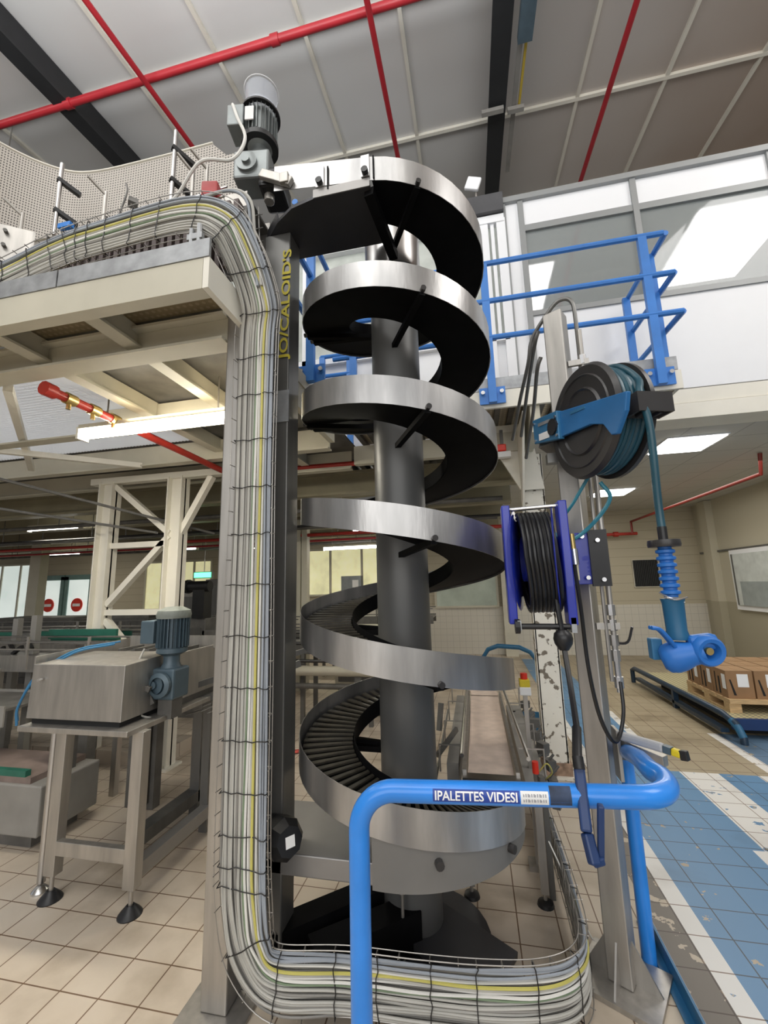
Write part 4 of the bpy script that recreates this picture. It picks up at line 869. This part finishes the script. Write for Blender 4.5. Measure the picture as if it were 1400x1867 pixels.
MB().box(-2.45,-1.96,2.24,2.28,.24,.315).build('cross_bar','inox',t,bevel=.003)
MB().box(-2.02,-1.95,2.3,3.0,.12,.2).build('side_bar','drum',t,bevel=.003)
MB().box(-2.69,-1.93,2.14,3.1,.925,.955).build('top_frame','inox',t,bevel=.003); 
t=thing('steel_box','brushed stainless sheet box on the stand at the left','box',(-2.35,2.4,.95))
MB().add([(-2.69,2.185,.985),(-2.02,2.185,.985),(-2.02,2.6,.985),(-2.69,2.6,.985),(-2.685,2.195,1.295),(-2.025,2.195,1.295),(-2.03,2.62,1.31),(-2.68,2.62,1.31)],[(3,2,1,0),(4,5,6,7),(0,1,5,4),(1,2,6,5),(2,3,7,6),(3,0,4,7)]).build('sheet_cover','inox',t,bevel=.004)
MB().box(-2.66,-2.04,2.2,2.58,.955,.985).build('dark_gap','dark',t); MB().cyl((-2.6,2.185,1.21),(-2.6,2.16,1.21),.008,8).build('rivet','chrome',t)
t=thing('transfer_frame','open stainless frame behind the steel box with guide plates','frame',(-2.35,3.0,1.0))
MB().prism([(-2.75,2.25,1.05),(-2.75,3.3,1.1),(-2.75,3.3,1.36),(-2.75,2.25,1.33)],(.012,0,0)).box(-2.72,-1.9,2.98,3.0,1.28,1.37).box(-2.0,-1.98,2.6,3.4,1.0,1.3).build('guide_plate','inox',t)
MB().box(-2.65,-2.0,2.66,3.3,.955,1.12).build('chain_bed','dirty',t)
b=MB()
for k in range(16): x=-2.62+k*.04; b.box(x,x+.02,2.7+.02*(k%3),2.95,1.2,1.27+.02*((k*5)%3))
b.build('chain_blocks','dirty',t)
t=tag(MB().obox((-2.2,3.25,1.1),.22,.25,.22).build('junction_box','inox',bevel=.006,loc=(-2.2,3.25,1.1)),'small stainless junction box behind the blue grey motor','box')
t,P=gearmotor('conveyor_motor','dusty blue grey gearmotor beside the steel box',(-1.98,2.5,1.14),'motor',False,rz=0,s=1.1)
MB().lathe([(.05,0),(.075,.01),(.075,.03),(.05,.04)],P(.02,-.07,0),ax=(0,-1,0),n=20).build('bearing_cover','motor',t)
MB().beam((-2.02,2.42,1.02),(-2.12,2.4,1.2),.02,.05).beam((-2.2,2.35,1.2),(-2.0,2.38,1.12),.03,.03).beam((-1.95,2.5,1.05),(-1.95,2.5,.93),.1,.1).build('mount_bracket','dirty',t)
MB().tube(crom([(-2.08,2.4,1.36),(-2.1,2.36,1.25),(-2.12,2.34,1.1),(-2.05,2.36,.98),(-1.95,2.45,.93)],6),.006,6).build('motor_cable','cableL',t)
tag(MB().tube(crom([(-2.5,2.6,1.36),(-2.62,2.4,1.33),(-2.72,2.25,1.2),(-2.75,2.18,1.05),(-2.72,2.16,.95)],8),.007,6).tube(crom([(-2.5,2.65,1.37),(-2.66,2.45,1.34),(-2.75,2.28,1.22),(-2.77,2.2,1.05),(-2.74,2.18,.97)],8),.006,6).build('blue_air_line','steelblue',loc=(-2.7,2.3,1.2)),'blue air lines curving down the left side of the steel box','air line')
# low machine base bottom left
t=thing('low_machine','low grey machine base on the floor at the left edge','machine',(-3.8,2.8,0))
MB().box(-5.2,-2.98,2.58,3.05,.1,.42).build('housing','greyp',t,bevel=.01); MB().box(-5.2,-3.1,2.6,3.03,.42,.46).build('top_sheet',mat('worn red brown sheet',(.22,.17,.15),.5,0,.25,6),t)
MB().box(-5.2,-3.15,2.6,2.64,.46,.5).build('green_guide','green',t); MB().box(-5.1,-3.1,2.65,3.0,0,.1).build('plinth','dirty',t); MB().box(-3.5,-3.36,2.575,2.585,.2,.24).build('slot','dark',t)
for i,(x,y) in enumerate(((-3.12,2.85),(-3.6,3.5))):
    tag(MB().box(x-.07,x+.07,y-.05,y+.05,0.42 if i==0 else 0,1.0).build('steel_upright','dirty',loc=(x,y,0)),('dark steel upright standing on the low machine base','dark steel upright behind the low machine base')[i],'upright')
struct('floor_plinth',MB().box(-6.5,-3.15,3.92,5.2,0,.13),'tile')
# ------------------------------------------------ conveyors
def conv(name,label,x0,x1,y,z,w,mside='inox',mb='inoxd',guides=None,legs=2,cat='conveyor',group=None):
    t=thing(name,label,cat,((x0+x1)/2,y,0),group)
    MB().box(x0,x1,y-w/2,y-w/2+.012,z-.13,z+.02).box(x0,x1,y+w/2-.012,y+w/2,z-.13,z+.02).build('side_plate',mside,t)
    MB().box(x0,x1,y-w/2+.014,y+w/2-.014,z-.02,z).build('belt',mb,t)
    for k in range(legs):
        x=x0+(x1-x0)*(k+.5)/legs
        for s in (-1,1): MB().box(x-.025,x+.025,y+s*w/2-.025,y+s*w/2+.025,0,z-.1).build('leg',mside,t)
    if guides:
        for (dz,m_) in guides:
            MB().tube([(x0,y-w/2-.03,z+dz),(x1,y-w/2-.03,z+dz)],.009,6).tube([(x0,y+w/2+.03,z+dz),(x1,y+w/2+.03,z+dz)],.009,6).build('guide_rail',m_,t)
        for k in range(legs*2):
            x=x0+(x1-x0)*(k+.5)/(legs*2); MB().box(x-.012,x+.012,y-w/2-.045,y-w/2-.03,z-.1,z+.2).build('guide_bracket',mside,t)
    return t
conv('belt_conveyor','stainless belt conveyor with rails at the left behind the steel box',-8,-2.45,3.55,1.12,.34,guides=((.08,'inox'),(.15,'brushed')),legs=4)
t=conv('guide_conveyor','conveyor with dark green side guides in front of the cream tower',-8.5,-3.75,4.5,1.18,.4,legs=4,guides=((.1,'inox'),))
MB().box(-5.3,-3.9,4.27,4.29,1.2,1.29).box(-8,-5.5,4.27,4.29,1.2,1.26).build('green_guide','green',t)
tag(MB().box(-4.5,-3.65,3.8,3.83,1.24,1.34).box(-4.5,-3.65,3.83,3.87,1.22,1.25).build('green_side_guide','green',loc=(-4.1,3.8,1.28)),'dark green plastic guide strip just left of the cream tower','guide')
tag(MB().box(-5.8,-4.65,3.25,3.28,.98,1.04).box(-5.7,-5.67,3.24,3.27,.7,.98).box(-4.8,-4.77,3.24,3.27,.7,.98).build('green_lower_guide','green',loc=(-5.2,3.27,1)),'lower dark green guide strip at the left edge','guide')
for i,(x,y,zt) in enumerate(((-4.45,3.62,1.5),(-5.05,3.9,1.45))):
    t=thing('sensor_post',('sensor post with a black arm on the belt conveyor','second sensor post with a black arm nearer the left edge')[i],'post',(x,y,1)); MB().box(x-.035,x+.035,y-.03,y+.03,0,zt).build('upright','greyp',t); MB().beam((x-.03,y-.05,zt-.25),(x+.1,y-.1,zt-.32),.03,.03).beam((x-.2,y-.05,zt-.38),(x-.05,y-.08,zt-.3),.03,.03).build('arm','black',t)
conv('dark_conveyor','dark machine bed under the mid-left conveyors',-8,-3.6,3.0,.85,.5,'greyp','dirty',legs=3)
def machine(label,x0,x1,y0,y1,h,parts=(),m='greyp',name='machine_cabinet',group=None):
    t=thing(name,label,'machine',((x0+x1)/2,(y0+y1)/2,0),group)
    MB().box(x0,x1,y0,y1,.12,h).build('housing',m,t,bevel=.01); MB().box(x0+.04,x1-.04,y0+.04,y1-.04,0,.12).build('plinth','dirty',t)
    MB().box(x0+.06,x1-.06,y0-.012,y0,.2,h-.12).build('panel','inoxd',t); MB().box(x0+.1,x0+.12,y0-.035,y0-.012,h*.5,h*.5+.12).build('handle','black',t)
    return t
conv('hall_conveyor','brown stained conveyor running across the hall behind the tower',-13,-2.6,6.3,1.02,.5,'dirty','inoxd',guides=((.1,'dirty'),(.22,'inoxd')),legs=8)
conv('hall_conveyor','long grey conveyor across the hall seen left of the spiral column',-3.6,-.9,5.6,.98,.45,'inoxd','dirty',guides=((.08,'black'),(.16,'inoxd')),legs=3)
conv('hall_conveyor','far conveyor in front of the yellow lit windows',-8,-.8,8.4,1.1,.6,'dirty','greyp',guides=((.15,'inoxd'),),legs=5)
machine('dark machine with a black motor head seen left of the post',-4.15,-3.45,5.0,5.5,1.35,m='dirty'); tag(MB().cyl((-3.8,5.0,1.76),(-3.4,5.0,1.76),.07,12).cyl((-3.75,5.0,1.76),(-3.7,5.0,1.76),.09,12).box(-3.62,-3.45,4.95,5.12,1.35,1.72).build('motor_head','black',loc=(-4,5,1.7)),'black horizontal motor on a dark column left of the post','motor')
machine('grey machine cabinet far left below the lit tube',-7.2,-6.2,7.2,7.8,1.3,m='dirty'); machine('light cabinet behind the cream tower',-5.9,-5.2,7.6,8.2,1.7)
machine('beige cabinet behind the lower loops of the spiral',-2.3,-1.5,6.8,7.3,1.05,m='cream'); machine('dark cabinet between the post and the spiral',-3.5,-2.95,5.0,5.4,1.2,m='dirty')
t=thing('control_screen','grey control box with a white screen before the yellow lit windows','control box',(-2.25,8,1.6)); MB().box(-2.55,-2.15,7.95,8.1,1.6,1.9).build('housing','motorg',t); MB().box(-2.32,-2.2,7.94,7.95,1.68,1.82).build('screen','paper',t); MB().box(-2.4,-2.34,8.0,8.05,1.1,1.6).build('stem','motorg',t)
t=thing('steel_column','beige building column standing before the yellow lit windows','column',(-3.0,7.0,0)); MB().box(-3.1,-2.98,6.95,7.1,0,2.9).box(-2.96,-2.86,6.97,7.1,0,2.9).build('upright','cream',t)
t=thing('steel_column','beige building column left of the green door far away','column',(-9.9,8,0)); MB().box(-10.1,-9.8,7.9,8.1,0,2.9).build('upright','cream',t)
t=thing('steel_column','beige building column on the far wall just left of the chipped column','column',(.75,10.6,0)); MB().box(.62,.9,10.5,10.75,0,3.25).build('upright','cream',t)
t=thing('safety_railing','black tube railing in the hall between post and spiral','railing',(-2.4,4.9,0)); MB().tube([(-3.2,4.9,1.05),(-1.6,4.9,1.05)],.02,8).tube([(-3.2,4.9,.85),(-.9,4.9,.85)],.02,8).tube([(-1.6,4.9,1.05),(-1.6,4.9,.85)],.02,8).build('rail','black',t); MB().box(-2.72,-2.64,4.88,4.94,0,1.2).build('post','inoxd',t)
t=thing('return_pipe','thick stained horizontal pipe behind the spiral','pipe',(-2,5.2,.7)); MB().cyl((-3.6,5.2,.68),(-1.0,5.2,.68),.06,14).build('pipe_run','cream',t); MB().cyl((-3.6,5.2,.5),(-1.0,5.2,.5),.035,12).build('lower_run','dirty',t); MB().box(-3.3,-3.22,5.17,5.23,0,.62).box(-1.5,-1.42,5.17,5.23,0,.62).build('support','inoxd',t)
tag(MB().beam((-2.6,4.0,.02),(-1.75,4.6,.02),.07,.01).build('hazard_strip',mat('hazard red',(.6,.1,.08),.5,0,.6,30),loc=(-2.2,4.3,.01)),'red and white hazard strip on the floor behind the post','strip')
# under-table frames right of the stand
tag(MB().box(-2.88,-2.62,3.22,3.3,0,.98).box(-2.84,-2.66,3.2,3.22,.05,.9).build('dark_upright','dirty',loc=(-2.75,3.25,0)),'broad dark steel upright behind the stand below the blue grey motor','upright')
t=thing('exit_lamp','small green lit exit lamp glowing in the hall left of the post','lamp',(-6.45,9.2,2.1)); MB().box(-6.7,-6.25,9.18,9.22,2.0,2.12).build('lit_face',mat('green lit face',(.1,.9,.4),.5,emis=(.1,1,.35),es=3),t); MB().box(-6.72,-6.23,9.2,9.3,1.98,2.14).build('housing','greyp',t); MB().cyl((-6.47,9.25,2.14),(-6.47,9.25,3.2),.01,6).build('hanger','inox',t)
t=thing('rear_frame','dark grey steel frame between the stand and the post','frame',(-2.0,3.4,0))
MB().box(-2.28,-2.2,3.2,3.28,0,.95).box(-2.0,-1.9,3.25,3.35,.0,.9).box(-2.25,-1.5,3.3,3.36,.25,.38).box(-2.3,-2.2,2.65,3.3,.1,.18).build('frame_bars','inoxd',t)
b=MB()
for k in range(7): b.tube([(-2.05+.05*k,2.75,.92-.01*k),(-1.85+.05*k,3.2,.95)],.004,5)
for k in range(4): b.tube([(-2.05,2.8+.12*k,.85+.03*k),(-1.5,2.95+.12*k,1.0+.03*k)],.005,5)
b.build('wire_guards','inoxd',t); MB().beam((-2.1,2.75,.9),(-1.45,3.4,1.1),.03,.05).beam((-2.1,2.7,1.02),(-1.4,3.5,1.2),.02,.04).build('angled_rail','inoxd',t)
for i,(y,z_,r,m_) in enumerate(((5.3,2.74,.03,'dirty'),(5.9,2.62,.02,'black'),(6.6,2.7,.035,'dirty'),(7.6,2.58,.02,'red'),(8.9,2.66,.03,'dirty'))):
    t=thing('service_pipe','%s pipe hung under the hall roof, %s row back'%({'dirty':'grimy','black':'black','red':'thin red'}[m_],('first','second','third','fourth','fifth')[i]),'pipe',(-6,y,z_),'service pipes under the hall roof')
    MB().cyl((-13,y,z_),(.4,y,z_),r,10).build('pipe_run',m_,t)
    b=MB()
    for k in range(7): b.cyl((-12+1.9*k,y,z_),(-12+1.9*k,y,3.2),.007,6)
    b.build('hanger_set','inoxd',t)
machine('long dark machine behind the hall conveyors left of the tower',-9.5,-7.6,6.9,7.5,1.25,m='dirty')
machine('tall grey cabinet just right of the cream tower far back',-5.0,-4.4,7.2,7.7,1.9,m='dirty')
machine('low beige machine behind the lower spiral loops near the hall pipe',-1.35,-.7,6.2,6.7,.95,m='cream')
# ================================================================== INFEED CONVEYOR
ic=thing('infeed_conveyor','pink belted infeed conveyor running away behind the spiral','conveyor',(0,3.4,0))
x0,x1,z=-.10,.15,.66
b=MB().strip([[V((x0,y,z)),V((x1,y,z)),V((x1,y,z-.012)),V((x0,y,z-.012))] for y in [2.62+.1*k for k in range(18)]],smooth=False,closed=True)
pts=[]
for k in range(13):
    a=PI/2*k/12; cx=-.5; pts.append([V((cx+(.4)*math.cos(a),4.4+.4*math.sin(a),z)),V((cx+.65*math.cos(a),4.4+.65*math.sin(a),z)),V((cx+.65*math.cos(a),4.4+.65*math.sin(a),z-.012)),V((cx+.4*math.cos(a),4.4+.4*math.sin(a),z-.012))])
b.strip([[V((x0,4.3,z)),V((x1,4.3,z)),V((x1,4.3,z-.012)),V((x0,4.3,z-.012))]]+pts,smooth=False,closed=True)
b.build('belt','belt',ic)
b=MB().box(x0-.035,x0-.01,2.62,4.4,z-.08,z+.02).box(x1+.01,x1+.03,2.62,4.4,z-.08,z+.02)
b.build('side_frame','inox',ic)
MB().box(x0-.03,x1+.03,2.55,2.62,z-.03,z+.005).cyl((x0-.02,2.56,z-.03),(x1+.02,2.56,z-.03),.028,12).build('end_roller','brushed',ic)
for s,xx in ((-1,x0-.03),(1,x1+.04)):
    g=[(xx,2.6,z+.1),(xx,4.4,z+.1)]
    if s>0: g=[(xx+.04,2.6,z+.1)]+[(xx,4.3,z+.1)]+[(-.5+.7*math.cos(PI/2*k/8),4.4+.7*math.sin(PI/2*k/8),z+.1) for k in range(9)]
    MB().tube(g,.012,8).build('guide_rail','brushed',ic)
    for y in (2.75,3.2,3.7,4.2):
        MB().tube([(xx,y,z+.1),(xx+s*.14,y,z+.1),(xx+s*.14,y,z-.05)],.006,6).build('guide_bracket','inox',ic)
MB().box(x0-.13,x0-.06,2.75,4.3,z-.2,z-.0).box(x1+.07,x1+.2,2.8,4.4,z-.22,z-.1).build('side_cover','greyp',ic)
for y in (2.7,4.2):
    for xx in (x0-.02,x1+.12): 
        l=MB().box(xx-.02,xx+.02,y-.02,y+.02,.06,z-.1).build('leg','inox',ic); MB().lathe([(0,.03),(.04,.015),(.045,0),(0,0)],(xx,y,0),n=16).build('foot','black',l); MB().cyl((xx,y,.02),(xx,y,.07),.01,8).build('spindle','inox',l)
for k in range(9):
    y=2.85+.17*k; MB().obox((x1+.23+.015*(k%2),y,z-.12+.04*(k%3)),.05,.07,.06,.3*k).cyl((x1+.2,y,z-.1),(x1+.27,y,z-.02),.008,6).build('adjuster_clamp','dirty',ic)
MB().tube([(x0-.2,2.7,z-.1),(x0-.2,4.0,z-.05)],.009,6).beam((x0-.2,2.9,z-.02),(x0-.08,3.1,z+.08),.02,.03).beam((x0-.22,3.3,z+.0),(x0-.2,3.34,z+.18),.03,.03).build('left_linkage','inoxd',ic)
t=thing('emergency_stop','yellow emergency stop box with a red button on a thin post','emergency stop',(.275,3.0,0)); MB().box(.262,.288,2.99,3.02,.03,1.0).build('post','inox',t); MB().box(.24,.31,2.96,3.03,1.0,1.05).build('white_base','paper',t,bevel=.004); MB().box(.243,.307,2.963,3.027,1.05,1.095).build('yellow_box','yellow',t,bevel=.004); MB().cyl((.275,2.995,1.095),(.275,2.995,1.13),.022,12).build('button','redb',t); MB().box(.22,.33,2.96,3.06,0,.03).build('foot_plate','inox',t)
t=thing('pneumatic_unit','small pneumatic valve cluster with a red cap beside the infeed conveyor','valve',(.3,2.75,.6)); b=MB()
for k in range(5): b.obox((.28+.02*k,2.75-.03*k,.62-.02*k),.03,.04,.06,.3*k)
b.build('valve_block','dirty',t); MB().cyl((.27,2.68,.66),(.27,2.68,.72),.018,10).build('red_cap','redb',t); MB().tube(crom([(.29,2.7,.66),(.33,2.66,.72),(.36,2.7,.66),(.33,2.76,.6)],5),.004,5).build('yellow_tube','cableY',t); MB().box(.3,.33,2.74,2.77,.0,.6).build('post','inoxd',t)
t=thing('blue_hoop','blue steel hoop guard beyond the infeed conveyor','guard hoop',(.3,4.9,0))
MB().tube([(.04,4.95,0),(.04,4.95,.9),(.1,4.93,.99),(.2,4.9,1.03),(.42,4.8,1.03),(.52,4.75,.99),(.6,4.7,.88),(.6,4.68,0)],.024,10).build('hoop','rail' and 'handblue',t); MB().box(.38,.62,4.7,4.72,.25,.42).build('infill_plate','steelblue',t)
# white strip / cable in front
tag(MB().tube(crom([(.31,2.75,.3),(.40,2.62,.12),(.44,2.5,.03),(.47,2.46,.015)],6),.004,6).build('white_cable','cableW',loc=(.31,2.75,.3)),'thin white cable drooping to the floor behind the reel post','cable')
# ================================================================== PALLET LIFT
t=thing('pallet_lift','low dark blue pallet lift with a studded top in the bay at right','pallet lift',(3.4,6.6,0))
MB().box(2.62,4.75,5.5,7.9,.16,.2).build('studded_deck','beltp',t); MB().box(2.6,4.75,5.46,5.5,.1,.21).build('front_edge','navy',t); MB().box(2.8,4.6,5.7,7.8,.0,.15).build('scissor_base','dark',t)
MB().tube([(2.5,8.1,0),(2.5,8.1,.2),(2.5,7.98,.24),(2.56,5.55,.24),(2.6,5.4,.18),(2.62,5.33,.06),(2.62,5.33,0)],.035,10).box(2.5,2.58,5.5,8.0,.06,.1).box(2.5,2.56,6.6,6.66,0,.24).build('side_rail',mat('dark blue steel',(.01,.03,.06),.4),t)
MB().tube([(2.585,5.45,.2),(2.605,5.38,.15),(2.62,5.33,.06)],.038,10).build('bright_end','handblue',t)
t=thing('wooden_pallet','wooden pallet on the blue lift carrying brown cartons','pallet',(3.3,6.2,.2))
b=MB()
for k in range(3): b.box(2.72+.5*k,2.84+.5*k,5.72,6.7,.2,.225).box(2.72+.5*k,2.84+.5*k,5.72,6.7,.30,.32)
for k in range(7): b.box(2.72,3.86,5.72+.145*k,5.82+.145*k,.32,.345)
for i in range(3):
    for j in range(3): b.box(2.72+.5*i,2.84+.5*i,5.72+.43*j,5.83+.43*j,.225,.30)
b.box(2.72,3.86,5.7,5.72,.30,.345); b.build('boards','wood',t)
n=0
for j in range(3):
    for i in range(4):
        x=2.74+i*.285; y=5.75+j*.32
        pos=('first','second','third','fourth')[i]
        row=('front','middle','rear')[j]
        t=thing('carton','brown printed carton, %s from the left in the %s row on the pallet'%(pos,row),'carton',(x,y,.345),'cartons on the wooden pallet')
        MB().box(x,x+.27,y,y+.3,.345,.64).build('box_body','kraft',t,bevel=.004)
        MB().box(x,x+.133,y,y+.3,.64,.646).box(x+.137,x+.27,y,y+.3,.64,.646).build('top_flap',mat('carton top',(.3,.18,.09),.7,0,.1,5),t)
        if j==0: MB().box(x+.11,x+.22,y-.003,y,.47,.61).build('shipping_label','paper',t); MB().prism([(x+.03,y-.002,.55),(x+.045,y-.002,.55),(x+.085,y-.002,.38),(x+.06,y-.002,.38)],(0,.001,0)).build('dark_print','dark',t)
        if i==0: MB().box(x-.002,x,y+.02,y+.09,.44,.6).build('side_label','paper',t); MB().box(x-.002,x,y+.14,y+.17,.37,.56).box(x-.002,x,y+.22,y+.24,.37,.6).build('side_print','dark',t)
# ================================================================== LAMPS
def tube_lamp(label,p,q,m='tubew',w=.07,energy=0,housing=True):
    p=V(p);q=V(q); t=thing('strip_light',label,'light',tuple((p+q)/2),'fluorescent strip lights under the platform and hall roof')
    d_=(q-p).normalized(); MB().beam(p+V((0,0,.045)),q+V((0,0,.045)),w*1.15,.03).build('housing','cream',t); MB().beam(p,q,w,.06).build('diffuser',m,t,bevel=.02)
    MB().beam(p-d_*.02,p,w*1.1,.09).build('end_cap','cream2',t); MB().beam(q,q+d_*.02,w*1.1,.09).build('end_cap','cream2',t)
    hz_=3.17 if p.y>4.7 else 3.22
    for f_ in (.15,.85): c_=p+(q-p)*f_; MB().cyl(c_+V((0,0,.05)),(c_.x,c_.y,hz_),.006,6).build('hanger','inox',t)
    if energy>20:
        L=bpy.data.lights.new('lamp','AREA'); L.shape='RECTANGLE'; L.size=1.2; L.size_y=.08; L.energy=2.6; L.color=(1,.85,.6); o=bpy.data.objects.new('lamp',L); COL.objects.link(o); o.location=(-1.8,2.4,2.97); o.rotation_euler=(PI*.78,0,0)  # extra warm upward light, added to brighten the platform underside
    if energy:
        L=bpy.data.lights.new('lamp','AREA'); L.shape='RECTANGLE'; L.size=(q-p).length; L.size_y=.1; L.energy=energy; L.color=(1,.93,.78); o=bpy.data.objects.new('lamp',L); COL.objects.link(o); o.location=(p+q)/2+V((0,0,-.05)); o.parent=None
        o.rotation_euler=(0,0,math.atan2(d_.y,d_.x))
    return t
tube_lamp('bright near fluorescent strip just left of the platform post',(-2.83,2.5,2.9),(-1.5,2.5,2.9),'tube',.085,22)
tube_lamp('long white strip light in the hall left of the cream tower',(-7.5,5.8,2.82),(-6.45,5.8,2.82),energy=10)
tube_lamp('short white strip light far left above the green door',(-11.3,9,2.72),(-9.9,9,2.72),energy=10)
tube_lamp('strip light just behind the upper left of the spiral loops',(-2.1,6.2,2.86),(-1.25,6.2,2.86),energy=8)
tube_lamp('small strip light between the spiral loops beside the column',(-2.3,8.0,2.78),(-1.9,8.0,2.78))
tube_lamp('yellowish strip light right of the dark column',(-4.6,8.5,2.5),(-3.75,8.5,2.5),energy=8)
tube_lamp('strip light above the yellow lit windows',(-3.1,8.5,2.5),(-1.9,8.5,2.5),energy=8)
tube_lamp('small strip light behind the right leg of the tower',(-6.3,8,2.6),(-5.8,8,2.6))
tube_lamp('distant strip light glimpsed left of the post',(-5.4,9.4,2.7),(-4.8,9.4,2.7))
# ================================================================== LIGHTING
wd=bpy.data.worlds.new('world'); bpy.context.scene.world=wd; wd.use_nodes=True; nt=wd.node_tree; bg=nt.nodes['Background']
tc=nt.nodes.new('ShaderNodeTexCoord'); sx=nt.nodes.new('ShaderNodeSeparateXYZ'); nt.links.new(tc.outputs['Generated'],sx.inputs[0])
o=ramp(nt,sx.outputs['Z'],[(0,(.25,.24,.22)),(.15,(.55,.55,.55)),(.5,(.9,.93,1.0))]); nt.links.new(o,bg.inputs['Color']); bg.inputs['Strength'].default_value=.45
def area(name,loc,target,sx_,sy_,e,col=(1,1,1)):
    L=bpy.data.lights.new(name,'AREA'); L.shape='RECTANGLE'; L.size=sx_; L.size_y=sy_; L.energy=e; L.color=col
    o=bpy.data.objects.new(name,L); COL.objects.link(o); o.location=loc; o.rotation_euler=(V(target)-V(loc)).to_track_quat('-Z','Y').to_euler(); return o
area('overhead_fill',(-1.5,-1.8,7.9),(-1.0,2.5,0),6,2.2,170,(1,.99,.97))  # unseen area light added overhead to brighten the spiral and floor
area('front_fill',(0,-7.5,4.0),(0,3,2),11,5,340,(1,.99,.97))  # broad unseen light added behind the camera for even frontal fill
area('overhead_fill',(5.5,1.0,7.8),(2.5,3.5,1),3,4,190,(1,.98,.95))  # added overhead fill for the right side, source unseen
area('overhead_fill',(-6.5,1.0,7.8),(-5,3,0),3,2,90,(1,.99,.97))  # added overhead fill for the left side, source unseen
area('ceiling_fill',(-1.5,.2,6.0),(-1.5,.9,9),7,2,230,(.98,.99,1)); area('ceiling_fill',(6,1.2,6.2),(6,1.5,9),3,2,40,(1,.95,.9))  # both added out of view, pointing up to brighten the ceiling
area('bay_lamp',(2.8,7.2,3.2),(2.8,7.2,0),2.5,4,55,(1,.95,.85))
area('office_lamp',(3.0,6.2,5.85),(3,6.2,3),3,2,25,(1,1,1))
sc=bpy.context.scene; sc.view_settings.view_transform='Standard'; sc.view_settings.look='None'; sc.view_settings.exposure=.32
sc.cycles.max_bounces=6; sc.cycles.use_denoising=True
